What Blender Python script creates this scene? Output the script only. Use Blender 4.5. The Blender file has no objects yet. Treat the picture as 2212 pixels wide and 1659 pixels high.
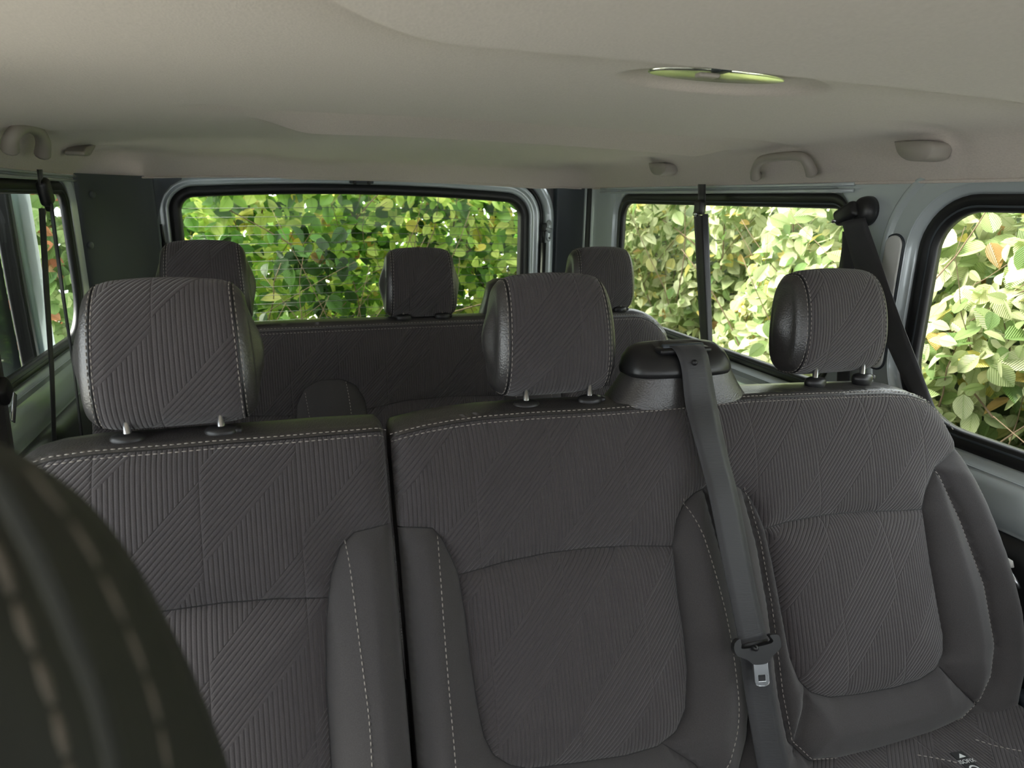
import bpy, bmesh, math, random
import numpy as np
from mathutils import Vector, Matrix
from mathutils.geometry import delaunay_2d_cdt

C = bpy.context.scene
COL = C.collection
random.seed(4); RNG = np.random.default_rng(4)

# ------------------------------------------------------------------ camera
YAW, PITCH, ROLL, FPX = .3261, .2661, .0178, 1463.8
_F = np.array([math.sin(YAW)*math.cos(PITCH), math.cos(YAW)*math.cos(PITCH), -math.sin(PITCH)])
_R0 = np.array([math.cos(YAW), -math.sin(YAW), 0]); _U0 = np.cross(_R0, _F)
_R = math.cos(ROLL)*_R0 + math.sin(ROLL)*_U0
_U = -math.sin(ROLL)*_R0 + math.cos(ROLL)*_U0
cam = bpy.data.cameras.new('camera'); cam_ob = bpy.data.objects.new('camera', cam); COL.objects.link(cam_ob)
cam_ob.matrix_world = Matrix(((_R[0], _U[0], -_F[0], 0), (_R[1], _U[1], -_F[1], 0), (_R[2], _U[2], -_F[2], 0), (0, 0, 0, 1)))
cam.sensor_width = 36; cam.lens = 36*FPX/2212; cam.clip_start = .01
cam.dof.use_dof = True; cam.dof.focus_distance = 1.15; cam.dof.aperture_fstop = 8
C.camera = cam_ob

# ------------------------------------------------------------------ world, sun, exposure
w = bpy.data.worlds.new('world'); C.world = w; w.use_nodes = True
bg = w.node_tree.nodes['Background']; bg.inputs['Color'].default_value = (.92, .95, 1, 1); bg.inputs['Strength'].default_value = 3.4
sun = bpy.data.lights.new('sun', 'SUN'); sun.energy = 17; sun.angle = math.radians(35); sun.color = (1, .97, .9)
so = bpy.data.objects.new('sun', sun); COL.objects.link(so)
so.rotation_euler = Vector((.72, -.38, -.72)).to_track_quat('-Z', 'Y').to_euler()
C.view_settings.view_transform = 'Standard'; C.view_settings.look = 'None'; C.view_settings.gamma = 1
C.view_settings.use_curve_mapping = False
C.view_settings.exposure = 0.6

# ------------------------------------------------------------------ point helpers (photo pixel -> metres on a real surface)
def ray(x, y): return _F + (x-1106)/FPX*_R - (y-829.5)/FPX*_U
def onX(x, y, v): d = ray(x, y); return d*(v/d[0])
def onY(x, y, v): d = ray(x, y); return d*(v/d[1])
def onZ(x, y, v): d = ray(x, y); return d*(v/d[2])

# ------------------------------------------------------------------ materials
def mat(name, col, rough=.6, metal=0, spec=.5, sheen=0, trans=0, coat=0):
    m = bpy.data.materials.new(name); m.use_nodes = True
    b = m.node_tree.nodes['Principled BSDF']
    b.inputs['Base Color'].default_value = (*col, 1); b.inputs['Roughness'].default_value = rough
    b.inputs['Metallic'].default_value = metal; b.inputs['Specular IOR Level'].default_value = spec
    b.inputs['Sheen Weight'].default_value = sheen; b.inputs['Coat Weight'].default_value = coat
    return m
def N(m, t, **k):
    n = m.node_tree.nodes.new(t)
    for a, v in k.items():
        if a.startswith('i_'): n.inputs[int(a[2:])].default_value = v
        else: setattr(n, a, v)
    return n
def L(m, a, b): m.node_tree.links.new(a, b)
def BS(m): return m.node_tree.nodes['Principled BSDF']
def noise_bump(m, scale, strength, dist=.001, colvar=0, kind='noise', coord='Object', stretch=None):
    tc = N(m, 'ShaderNodeTexCoord'); src = tc.outputs[coord]
    if stretch:
        mp = N(m, 'ShaderNodeMapping'); mp.inputs['Scale'].default_value = stretch; L(m, src, mp.inputs[0]); src = mp.outputs[0]
    if kind == 'noise':
        n = N(m, 'ShaderNodeTexNoise'); n.inputs['Scale'].default_value = scale; n.inputs['Detail'].default_value = 3; out = n.outputs['Fac']
    else:
        n = N(m, 'ShaderNodeTexVoronoi'); n.inputs['Scale'].default_value = scale; out = n.outputs['Distance']
    L(m, src, n.inputs['Vector'])
    b = N(m, 'ShaderNodeBump'); b.inputs['Strength'].default_value = strength; b.inputs['Distance'].default_value = dist
    L(m, out, b.inputs['Height']); L(m, b.outputs[0], BS(m).inputs['Normal'])
    if colvar:
        c = BS(m).inputs['Base Color'].default_value[:3]
        mx = N(m, 'ShaderNodeMix', data_type='RGBA'); 
        mx.inputs[6].default_value = (*[v*(1-colvar) for v in c], 1); mx.inputs[7].default_value = (*[v*(1+colvar) for v in c], 1)
        L(m, out, mx.inputs[0]); L(m, mx.outputs[2], BS(m).inputs['Base Color'])
    return b

def M_(m, op, a, b=None, c=None):
    n = N(m, 'ShaderNodeMath', operation=op)
    for i, v in enumerate((a, b, c)):
        if v is None: continue
        if isinstance(v, (int, float)): n.inputs[i].default_value = v
        else: L(m, v, n.inputs[i])
    return n.outputs[0]
def quilt(name, col, W=.104, sp=.0052, H=.21, slope=1.05, depth=.0022):
    m = mat(name, col, .9, spec=.25, sheen=.25)
    uv = N(m, 'ShaderNodeUVMap'); uv.uv_map = 'UVMap'
    sx = N(m, 'ShaderNodeSeparateXYZ'); L(m, uv.outputs[0], sx.inputs[0])
    s, t = sx.outputs[0], sx.outputs[1]
    x = M_(m, 'DIVIDE', s, W); col_i = M_(m, 'FLOOR', x); lx = M_(m, 'MULTIPLY', M_(m, 'SUBTRACT', x, col_i), W)
    off = M_(m, 'MULTIPLY', col_i, H*.42)
    c = M_(m, 'ADD', M_(m, 'SUBTRACT', t, M_(m, 'MULTIPLY', lx, slope)), off)
    q = M_(m, 'SUBTRACT', M_(m, 'DIVIDE', c, H), M_(m, 'FLOOR', M_(m, 'DIVIDE', c, H)))
    par = M_(m, 'GREATER_THAN', q, .5)
    k = 1/math.sqrt(1+slope*slope)/sp
    fd = M_(m, 'MULTIPLY', c, k); fv = M_(m, 'DIVIDE', s, sp)
    def groove(f):
        fr = M_(m, 'SUBTRACT', f, M_(m, 'FLOOR', f))
        d = M_(m, 'ABSOLUTE', M_(m, 'SUBTRACT', fr, .5))      # .5 at groove
        return M_(m, 'POWER', M_(m, 'MULTIPLY', d, 2), 3.5)
    g = N(m, 'ShaderNodeMix', data_type='FLOAT'); L(m, par, g.inputs[0]); L(m, groove(fd), g.inputs[2]); L(m, groove(fv), g.inputs[3])
    e = M_(m, 'POWER', M_(m, 'MULTIPLY', M_(m, 'ABSOLUTE', M_(m, 'SUBTRACT', M_(m, 'SUBTRACT', x, col_i), .5)), 2), 40)
    gg = M_(m, 'MAXIMUM', g.outputs[0], e)
    wv = N(m, 'ShaderNodeTexNoise'); wv.inputs['Scale'].default_value = 900; wv.inputs['Detail'].default_value = 2; L(m, uv.outputs[0], wv.inputs['Vector'])
    h = M_(m, 'ADD', M_(m, 'SUBTRACT', 1, gg), M_(m, 'MULTIPLY', wv.outputs['Fac'], .35))
    b = N(m, 'ShaderNodeBump'); b.inputs['Strength'].default_value = .8; b.inputs['Distance'].default_value = depth
    L(m, h, b.inputs['Height']); L(m, b.outputs[0], BS(m).inputs['Normal'])
    mx = N(m, 'ShaderNodeMix', data_type='RGBA'); mx.inputs[6].default_value = (*[v*.72 for v in col], 1); mx.inputs[7].default_value = (*[v*1.35 for v in col], 1)
    L(m, wv.outputs['Fac'], mx.inputs[0]); L(m, mx.outputs[2], BS(m).inputs['Base Color'])
    return m
MT = {}
MT['quilt'] = quilt('charcoal quilted fabric', (.060, .053, .056))
MT['fabric'] = mat('charcoal plain fabric', (.055, .051, .052), .9, spec=.25, sheen=.25); noise_bump(MT['fabric'], 900, .35, .0006, .35)
MT['leather'] = mat('black grained vinyl', (.043, .040, .040), .36, spec=.9); noise_bump(MT['leather'], 420, .35, .0008, kind='v')
MT['plastic'] = mat('black moulded plastic', (.016, .016, .017), .38); noise_bump(MT['plastic'], 600, .12, .0004)
MT['trim'] = mat('dark grey trim plastic', (.045, .055, .065), .5); noise_bump(MT['trim'], 500, .2, .0005)
MT['paint'] = mat('silver blue body paint', (.50, .55, .56), .25, metal=.15, coat=.6)
MT['paint_out'] = mat('pale blue body paint', (.5, .62, .66), .3, metal=.1, coat=.5)
MT['liner'] = mat('grey knitted headliner', (.60, .535, .485), .95, spec=.1, sheen=.2); noise_bump(MT['liner'], 420, .45, .001, .13, stretch=(1, .5, 1))
MT['beige'] = mat('warm grey moulded plastic', (.34, .31, .27), .45)
MT['pale'] = mat('pale grey plastic insert', (.68, .68, .65), .6)
MT['rubber'] = mat('black rubber', (.008, .008, .009), .45)
MT['webbing'] = mat('black belt webbing', (.034, .034, .037), .5, spec=.4, sheen=.15)
_b = noise_bump(MT['webbing'], 420, .6, .0006, coord='UV', stretch=(.15, 1, 1))
MT['thread'] = mat('cream sewing thread', (.36, .33, .30), .8)
MT['dark_vinyl'] = mat('nearly black vinyl', (.014, .015, .010), .7)
MT['dull_thread'] = mat('dull tan thread', (.10, .085, .065), .9)
MT['chrome'] = mat('brushed steel', (.55, .56, .58), .25, metal=1)
MT['dark'] = mat('dark floor carpet', (.012, .012, .013), .95)
MT['ground'] = mat('ground paled to bounce light', (.48, .46, .41), .95); noise_bump(MT['ground'], 30, .6, .02, .25)  # pale tone chosen to bounce light up to the ceiling
MT['bark'] = mat('brown twig bark', (.13, .085, .05), .85)
MT['label'] = mat('black woven label', (.01, .01, .011), .8)
MT['white'] = mat('white print', (.6, .62, .62), .7)
MT['hedge_shade'] = mat('dark colour for shade inside the hedge', (.03, .045, .015), 1)
def glass_mat(name, tint=(.96, .98, .96)):
    m = bpy.data.materials.new(name); m.use_nodes = True; nt = m.node_tree; nt.nodes.remove(nt.nodes['Principled BSDF'])
    t = nt.nodes.new('ShaderNodeBsdfTransparent'); t.inputs[0].default_value = (*tint, 1)
    g = nt.nodes.new('ShaderNodeBsdfGlossy'); g.inputs['Roughness'].default_value = .02
    f = nt.nodes.new('ShaderNodeLayerWeight'); f.inputs[0].default_value = .5
    p5 = nt.nodes.new('ShaderNodeMath'); p5.operation = 'POWER'; p5.inputs[1].default_value = 5; nt.links.new(f.outputs['Facing'], p5.inputs[0])
    ma = nt.nodes.new('ShaderNodeMath'); ma.operation = 'MULTIPLY_ADD'; ma.inputs[1].default_value = .8; ma.inputs[2].default_value = .004; nt.links.new(p5.outputs[0], ma.inputs[0])
    mx = nt.nodes.new('ShaderNodeMixShader'); nt.links.new(ma.outputs[0], mx.inputs[0]); nt.links.new(t.outputs[0], mx.inputs[1]); nt.links.new(g.outputs[0], mx.inputs[2])
    nt.links.new(mx.outputs[0], nt.nodes['Material Output'].inputs[0]); return m
MT['glass'] = glass_mat('clear window glass')
MT['privacy'] = glass_mat('rear window glass', (.9, .95, .85))

def leaf_mat(name, ramp, trans=.45, rough=.4):
    m = bpy.data.materials.new(name); m.use_nodes = True; nt = m.node_tree; b = BS(m)
    at = N(m, 'ShaderNodeAttribute'); at.attribute_name = 'tint'
    cr = N(m, 'ShaderNodeValToRGB'); e = cr.color_ramp.elements
    e[0].position, e[0].color = ramp[0][0], (*ramp[0][1], 1); e[1].position, e[1].color = ramp[-1][0], (*ramp[-1][1], 1)
    for p, c in ramp[1:-1]:
        q = e.new(p); q.color = (*c, 1)
    L(m, at.outputs['Fac'], cr.inputs[0])
    # veins: side veins running out from the midrib, in the leaf's own uv
    uv = N(m, 'ShaderNodeUVMap'); uv.uv_map = 'UVMap'; sp_ = N(m, 'ShaderNodeSeparateXYZ'); L(m, uv.outputs[0], sp_.inputs[0])
    v = M_(m, 'SUBTRACT', M_(m, 'MULTIPLY', sp_.outputs[1], 10), M_(m, 'MULTIPLY', M_(m, 'ABSOLUTE', sp_.outputs[0]), 7))
    fr = M_(m, 'ABSOLUTE', M_(m, 'SUBTRACT', M_(m, 'SUBTRACT', v, M_(m, 'FLOOR', v)), .5))
    bp = N(m, 'ShaderNodeBump'); bp.inputs['Strength'].default_value = .7; bp.inputs['Distance'].default_value = .006; L(m, fr, bp.inputs['Height'])
    L(m, bp.outputs[0], b.inputs['Normal'])
    vein = M_(m, 'POWER', M_(m, 'MULTIPLY', fr, 2), 5); rib = M_(m, 'POWER', M_(m, 'SUBTRACT', 1, M_(m, 'MINIMUM', M_(m, 'ABSOLUTE', sp_.outputs[0]), 1)), 22)
    vc = N(m, 'ShaderNodeMix', data_type='RGBA', blend_type='MULTIPLY'); vc.inputs[7].default_value = (.62, .70, .5, 1)
    L(m, M_(m, 'MAXIMUM', vein, rib), vc.inputs[0]); L(m, cr.outputs[0], vc.inputs[6])
    L(m, vc.outputs[2], b.inputs['Base Color']); b.inputs['Roughness'].default_value = rough
    tr = N(m, 'ShaderNodeBsdfTranslucent'); L(m, vc.outputs[2], tr.inputs[0])
    mx = N(m, 'ShaderNodeMixShader'); mx.inputs[0].default_value = trans
    L(m, b.outputs[0], mx.inputs[1]); L(m, tr.outputs[0], mx.inputs[2]); L(m, mx.outputs[0], nt.nodes['Material Output'].inputs[0])
    return m
MT['leaf_side'] = leaf_mat('pale hedge leaf', [(0, (.12, .21, .06)), (.25, (.34, .43, .17)), (.55, (.56, .60, .33)), (.88, (.76, .76, .50)), (.975, (.74, .64, .16)), (1, (.5, .28, .12))], .4, .35)
MT['leaf_left'] = leaf_mat('mixed hedge leaf', [(0, (.10, .2, .05)), (.3, (.26, .42, .12)), (.65, (.45, .6, .24)), (.86, (.55, .66, .30)), (.90, (.7, .3, .15)), (1, (.62, .2, .10))], .4, .4)
MT['leaf_rear'] = leaf_mat('green hedge leaf', [(0, (.02, .06, .01)), (.3, (.13, .29, .04)), (.6, (.42, .60, .12)), (.9, (.76, .80, .26)), (.975, (.70, .56, .12)), (1, (.4, .22, .08))], .55, .4)

# ------------------------------------------------------------------ object helpers
def mesh_ob(name, V, Fc, m, parent=None, uv=None, smooth=True, label=None):
    me = bpy.data.meshes.new(name); me.from_pydata([tuple(map(float, v)) for v in V], [], [tuple(int(i) for i in f) for f in Fc])
    me.update()
    if smooth: me.polygons.foreach_set('use_smooth', [True]*len(me.polygons))
    if uv is not None:
        ul = me.uv_layers.new(name='UVMap'); li = np.zeros(len(me.loops), int); me.loops.foreach_get('vertex_index', li)
        ul.data.foreach_set('uv', np.asarray(uv, float)[li].ravel())
    me.materials.append(m if not isinstance(m, str) else MT[m])
    o = bpy.data.objects.new(name, me); COL.objects.link(o)
    if parent is not None: put(o, parent)
    if label: o['label'] = label
    return o
def put(o, parent):
    o.parent = parent
    # a part's own mesh is in world metres, so only a top-level parent's offset has to be undone
    o.matrix_parent_inverse = Matrix.Translation(-parent.location) if parent.parent is None else Matrix.Identity(4)
def thing(name, label, cat, loc=(0, 0, 0), group=None):
    o = bpy.data.objects.new(name, None); COL.objects.link(o); o.location = loc; o.empty_display_size = .05
    tag(o, label, cat, group); return o
def tag(o, label, cat, group=None):
    o['label'] = label; o['category'] = cat
    if group: o['group'] = group
    return o
def struct(o, label=None):
    o['kind'] = 'structure'
    if label: o['label'] = label
    return o
def empty_struct(name, label=None):
    o = bpy.data.objects.new(name, None); COL.objects.link(o); return struct(o, label)
def joinm(parts):
    V = []; Fc = []
    for v, f in parts:
        n = len(V); V += [tuple(p) for p in v]; Fc += [tuple(i+n for i in q) for q in f]
    return V, Fc
def loft(rings, closed=True, cap0=False, cap1=False):
    n = len(rings[0]); V = [p for r in rings for p in r]; Fc = []
    for k in range(len(rings)-1):
        for i in range(n if closed else n-1):
            j = (i+1) % n; Fc.append((k*n+i, k*n+j, (k+1)*n+j, (k+1)*n+i))
    if cap0: Fc.append(tuple(range(n))[::-1])
    if cap1: Fc.append(tuple((len(rings)-1)*n+i for i in range(n)))
    return V, Fc
def tube(path, r, seg=10, cap=True):
    path = [Vector(p) for p in path]; rings = []
    up = Vector((0, 0, 1))
    for i, p in enumerate(path):
        d = (path[min(i+1, len(path)-1)]-path[max(i-1, 0)]).normalized()
        a = d.cross(up); 
        if a.length < .1: a = d.cross(Vector((1, 0, 0)))
        a.normalize(); b = d.cross(a)
        rr = r[i] if isinstance(r, (list, tuple)) else r
        rings.append([p+a*rr*math.cos(2*math.pi*k/seg)+b*rr*math.sin(2*math.pi*k/seg) for k in range(seg)])
    return loft(rings, True, cap, cap)
def rbox(c, s, r=.005, seg=3, rot=None):
    bm = bmesh.new(); bmesh.ops.create_cube(bm, size=1)
    for v in bm.verts: v.co = Vector((v.co.x*s[0], v.co.y*s[1], v.co.z*s[2]))
    if r: bmesh.ops.bevel(bm, geom=bm.edges[:], offset=min(r, min(s)*.49), segments=seg, profile=.5, affect='EDGES')
    if rot is not None: bmesh.ops.transform(bm, matrix=rot.to_4x4(), verts=bm.verts)
    bm.verts.index_update(); V = [v.co+Vector(c) for v in bm.verts]; Fc = [[v.index for v in f.verts] for f in bm.faces]; bm.free(); return V, Fc
def rrect(u0, u1, v0, v1, r, n=10, off=0, crown=0):
    """rounded rectangle in (u,v); r = radii (bl, br, tr, tl)"""
    if not isinstance(r, (tuple, list)): r = (r,)*4
    cu, hu = (u0+u1)/2, (u1-u0)/2
    u0 -= off; u1 += off; v0 -= off; v1 += off; r = [a+off for a in r]; P = []
    for (cx, cy, rr, a0) in ((u0+r[0], v0+r[0], r[0], 180), (u1-r[1], v0+r[1], r[1], 270), (u1-r[2], v1-r[2], r[2], 0), (u0+r[3], v1-r[3], r[3], 90)):
        for k in range(n+1):
            a = math.radians(a0+90*k/n); P.append([cx+rr*math.cos(a), cy+rr*math.sin(a)])
    # subdivide long sides
    Q = []
    for i, p in enumerate(P):
        q = P[(i+1) % len(P)]; Q.append(p)
        if (i+1) % (n+1) == 0:
            for k in range(1, 12): Q.append([p[0]+(q[0]-p[0])*k/12, p[1]+(q[1]-p[1])*k/12])
    if crown:
        for p in Q:
            tv = (p[1]-v0)/(v1-v0); p[1] += crown*max(0, 1-((p[0]-cu)/hu)**2)*max(0, min(1, tv*2-1))
    return Q
def ribbon(cs, side, wid, th=.0016, nrm=None):
    """cs: centre points; side: vectors; flat strap with thickness; returns V,F,uv"""
    V = []; uv = []; Lg = 0; n = len(cs)
    for i, c in enumerate(cs):
        c = Vector(c); s = Vector(side[i] if isinstance(side, list) else side).normalized()
        d = (Vector(cs[min(i+1, n-1)])-Vector(cs[max(i-1, 0)])).normalized()
        s = (s-d*s.dot(d)).normalized(); nn = d.cross(s).normalized()
        if i: Lg += (c-Vector(cs[i-1])).length
        ww = wid[i] if isinstance(wid, list) else wid
        for a, b, u in ((-1, -1, 0), (1, -1, 1), (1, 1, 1), (-1, 1, 0)):
            V.append(c+s*a*ww/2+nn*b*th/2); uv.append((u*ww, Lg))
    Fc = []
    for i in range(n-1):
        for k in range(4):
            j = (k+1) % 4; Fc.append((i*4+k, i*4+j, i*4+4+j, i*4+4+k))
    Fc += [(3, 2, 1, 0), tuple(4*(n-1)+k for k in range(4))]
    return V, Fc, uv
def smoothpath(P, n=8):
    P = [np.array(p, float) for p in P]; out = []
    for i in range(len(P)-1):
        p0, p1, p2, p3 = P[max(i-1, 0)], P[i], P[i+1], P[min(i+2, len(P)-1)]
        for k in range(n):
            t = k/n; out.append(.5*((2*p1)+(-p0+p2)*t+(2*p0-5*p1+4*p2-p3)*t*t+(-p0+3*p1-3*p2+p3)*t**3))
    out.append(P[-1]); return out
def resample(P, step):
    P = [np.array(p, float) for p in P]; d = [0]
    for a, b in zip(P, P[1:]): d.append(d[-1]+np.linalg.norm(b-a))
    n = max(1, round(d[-1]/step)); ts = np.linspace(0, d[-1], n+1); P = np.array(P)
    return np.stack([np.interp(ts, d, P[:, k]) for k in range(P.shape[1])], 1)
def dashes(path, r=.0007, on=.0045, gap=.0028):
    """sewn thread: one short tube per stitch along a 3-D path"""
    Q = resample(path, .0012); parts = []; step = on+gap
    d = np.concatenate([[0], np.cumsum(np.linalg.norm(np.diff(Q, axis=0), axis=1))]); tot = d[-1]; x = 0
    while x+on < tot:
        pts = [np.array([np.interp(x+on*f, d, Q[:, k]) for k in range(3)]) for f in (0, .5, 1)]
        parts.append(tube(pts, [r*.6, r, r*.6], 5)); x += step
    return joinm(parts)

# ------------------------------------------------------------------ shell numbers
XL, XR, YR, YF = -.5665, 1.155, 2.6, -1.1
CX = (XL+XR)/2
ZTOP, ZFLOOR = .045, -1.15

def build_ceiling():
    xs = np.concatenate([np.linspace(XL, XL+.12, 26), np.linspace(XL+.13, XR-.13, 150), np.linspace(XR-.12, XR, 26)])
    ys = np.concatenate([np.concatenate([np.linspace(YF, .55, 120), np.linspace(.555, .9, 110), np.linspace(.91, 1.34, 50), np.linspace(1.345, 1.56, 70), np.linspace(1.57, 2.40, 80)]), np.linspace(2.405, 2.54, 28)])
    X, Y = np.meshgrid(xs, ys)
    dx = np.minimum(X-XL, XR-X); dy = 2.54-Y; rc = .12
    d = np.minimum(dx, dy); cr = (dx < rc) & (dy < rc)
    d = np.where(cr, rc-np.hypot(rc-dx, rc-dy), d); 
    dd = np.clip(d, 0, None)
    cove = .072*np.tanh((dd/.052)**1.15*1.25)
    Z = ZTOP+cove+.034*(1-np.exp(-dd/.28))
    Z += .018*np.clip(1-((X-CX)/.75)**2, 0, 1)*np.clip((Y-2.2)/.34, 0, 1)*np.exp(-dd/.1)
    sm = lambda a, b, x: (lambda t: t*t*(3-2*t))(np.clip((x-a)/(b-a), 0, 1))
    # rear cross swage: slopes down toward the back, then steps up again
    Yc = 1.48-.0*X
    win = sm(-.06, .08, X-(1.48-Y)*0)*(1-sm(.93, 1.07, X))
    Z -= .030*win*np.clip((Y-1.37)/.105, 0, 1)*(1-.7*sm(1.476, 1.505, Y))
    # front swage
    Yf = .655-.25*np.clip((.18-X)/.2, 0, 2)**2-.04*np.clip(X-.6, 0, 1)
    Z -= .016*(1-np.clip((Y-Yf+.004)/.05, 0, 1))
    # shallow dish round the lamp
    e = ((X-.55)/.155)**2+((Y-.80)/.085)**2
    Z += .010*(1-sm(.55, 1.0, e))
    # small dimple on the left, and hollows above the caps and handles
    for (px, py, rx, ry, h) in ((-.09, 1.38, .07, .05, .008), (XR-.085, 1.33, .16, .03, .006), (XR-.085, .93, .13, .03, .006), (XL+.085, 1.85, .16, .03, .006), (XL+.09, 2.33, .09, .03, .005), (XR-.085, 1.9, .1, .03, .005)):
        Z += h*np.exp(-((X-px)/rx)**2*1.5-((Y-py)/ry)**2*1.5)
    ny, nx = X.shape
    V = np.stack([X, Y, Z], -1).reshape(-1, 3); idx = np.arange(ny*nx).reshape(ny, nx)
    Fc = np.stack([idx[:-1, :-1], idx[1:, :-1], idx[1:, 1:], idx[:-1, 1:]], -1).reshape(-1, 4)
    o = mesh_ob('ceiling', V, Fc, 'liner'); struct(o, 'grey knitted fabric headliner with moulded steps')
    return o
build_ceiling()
# thin rounded lip edge of the headliner along the sides and the back
lip = []
pl = [(XL+.004, YF, ZTOP), (XL+.004, 2.42, ZTOP), (XL+.04, 2.505, ZTOP), (XL+.12, 2.535, ZTOP+.003)]
lip = smoothpath(pl, 6)+[(x, 2.536, ZTOP+.018*max(0, 1-((x-CX)/.75)**2)*.97) for x in np.linspace(XL+.16, XR-.16, 30)]+smoothpath([(XR-.12, 2.535, ZTOP+.003), (XR-.04, 2.505, ZTOP), (XR-.004, 2.42, ZTOP), (XR-.004, YF, ZTOP)], 6)
struct(mesh_ob('trim_1', *tube([tuple(p) for p in lip], .0035, 6), 'liner'), 'rolled fabric edge of the headliner')
# steel roof skin above
struct(mesh_ob('roof', *rbox((CX, .78, .25), (1.86, 3.75, .03), .01), 'paint_out'), 'van roof skin')

# ------------------------------------------------------------------ side walls with windows
def plate(outline, holes, to3, th, name, m, label=None):
    """flat sheet with holes, thickness th, built with a constrained triangulation"""
    pts = []; edges = []
    for loop in [outline]+holes:
        n0 = len(pts); pts += [Vector(p) for p in loop]; edges += [(n0+i, n0+(i+1) % len(loop)) for i in range(len(loop))]
    v, e, f, *_ = delaunay_2d_cdt(pts, edges, [], 0, 1e-6)
    def inside(p, poly):
        c = False; n = len(poly)
        for i in range(n):
            a, b = poly[i], poly[(i+1) % n]
            if (a[1] > p[1]) != (b[1] > p[1]) and p[0] < (b[0]-a[0])*(p[1]-a[1])/(b[1]-a[1])+a[0]: c = not c
        return c
    F2 = []
    for t in f:
        c = sum((v[i] for i in t), Vector((0, 0)))/len(t)
        if inside(c, outline) and not any(inside(c, h) for h in holes): F2.append(tuple(t))
    n = len(v); V = [to3(p[0], p[1], 0) for p in v]+[to3(p[0], p[1], th) for p in v]
    Fc = F2+[tuple(i+n for i in t[::-1]) for t in F2]
    base = 0
    for loop in [outline]+holes:
        k = len(loop); 
        for i in range(k): a, b = base+i, base+(i+1) % k; Fc.append((a, b, b+n, a+n))
        base += k
    return struct(mesh_ob(name, V, Fc, m, smooth=False), label)

def side_window(num, xw, sgn, y0, y1, z0, z1, radii, seal=.026, reveal=.05, label='', topx=0):
    """sgn=+1: wall faces -X (right wall). rings step outward through the wall"""
    root = empty_struct('window_%d' % num, label)
    def ring(off, dep): 
        rr = rrect(y0, y1, z0, z1, radii, 10, off); zm = (z0+z1)/2
        rr = [(a, b+topx*min(1, max(0, off)/seal)*max(0, (b-zm)/(z1-zm))**3) for a, b in rr]
        return [(xw+sgn*dep, a, b) for a, b in rr]
    fr = [ring(reveal, -.002), ring(reveal-.004, .003), ring(reveal*.75, .010), ring(reveal*.62, .012), ring(seal+.004, .016), ring(seal, .020)]
    mesh_ob('window_frame', *loft(fr), 'paint', root)
    sl = [ring(seal+.002, .020), ring(seal-.004, .012), ring(seal*.55, .011), ring(seal*.35, .016), ring(.003, .018), ring(-.001, .022), ring(-.001, .034), ring(seal, .036)]
    mesh_ob('window_seal', *loft(sl), 'rubber', root)
    bd = [ring(seal*.33, .0135), ring(seal*.27, .0125), ring(seal*.21, .0138)]
    mesh_ob('seal_bead', *loft(bd), 'trim', root)
    g = ring(.004, .029); g2 = ring(.004, .033)
    mesh_ob('pane', *loft([g, g2], True, True, True), 'glass', root, smooth=False)
    return [(a, b) for _, a, b in ring(reveal-.002, 0)]

WZ0, WZ1 = -.402, -.007
h1 = side_window(1, XR, 1, .14, .985, WZ0, WZ1, (.07, .12, .075, .05),   .034, .048, 'right side window nearest the camera')
h2 = side_window(2, XR, 1, 1.215, 2.262, WZ0, WZ1, (.06, .06, .05, .04), .026, .036, 'rear right side window', .008)
h3 = side_window(3, XL, -1, 1.15, 2.335, WZ0, WZ1, (.06, .13, .04, .06), .022, .036, 'rear left side window', .008)
h4 = side_window(4, XL, -1, -.1, .9, WZ0, WZ1, (.06, .06, .05, .06), .03, .05, 'front left side window')
wall_out = [(YF, -.56), (2.5, -.56), (2.5, .08), (YF, .08)]
h6 = side_window(6, XR, 1, -.95, 0, WZ0, WZ1, (.06, .06, .05, .06), .03, .05, 'unseen front right side window added to let in light')  # out of view; opening added to brighten the interior
h7 = side_window(7, XL, -1, -.95, -.22, WZ0, WZ1, (.06, .06, .05, .06), .03, .05, 'unseen front left window added to let in light')  # also out of view, added for more light
plate(wall_out, [h1, h2, h6], lambda a, b, d: (XR+d, a, b), .035, 'wall_right', 'paint', 'silver painted body side with two windows')
plate(wall_out, [h3, h4, h7], lambda a, b, d: (XL-d, a, b), .035, 'wall_left', 'paint', 'silver painted body side on the left')
# body crease and ledge below the sill, then the dark lower lining
for sx, xw, nm in ((1, XR, 'right'), (-1, XL, 'left')):
    prof = [(0, -.452), (-.006, -.458), (-.012, -.47), (-.016, -.5), (-.018, -.525), (-.012, -.53), (-.012, -.536), (-.03, -.545), (-.034, -.57)]
    rings = [[(xw+sx*a, y, z) for a, z in prof[:7]] for y in (YF, 2.45)]
    struct(mesh_ob('trim_%d' % (2 if sx > 0 else 3), *loft(rings, False), 'paint'), 'painted ledge below the %s windows' % nm)
    rings = [[(xw+sx*a, y, z) for a, z in ((-.0125, -.537), (-.03, -.545), (-.036, -.57), (-.036, -.9), (-.036, ZFLOOR))] for y in (YF, 2.45)]
    struct(mesh_ob('trim_%d' % (4 if sx > 0 else 5), *loft(rings, False), 'plastic'), 'dark lower lining of the %s side' % nm)
    struct(mesh_ob('trim_%d' % (6 if sx > 0 else 7), *rbox((xw+sx*.03, (YF+2.5)/2, (-.55+ZFLOOR)/2), (.03, 2.5-YF, .6), 0), 'paint_out'), 'outer body panel on the %s' % nm)
struct(mesh_ob('floor', *rbox((CX, .75, ZFLOOR-.03), (1.75, 3.75, .06), 0), 'dark'), 'dark carpeted van floor')
struct(mesh_ob('wall_front', *rbox((CX, YF, -.71), (1.72, .2, .88), .05), 'plastic'), 'unseen dark dashboard block added to cut light from the front')  # out of view; added to block light coming in from the front
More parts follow.
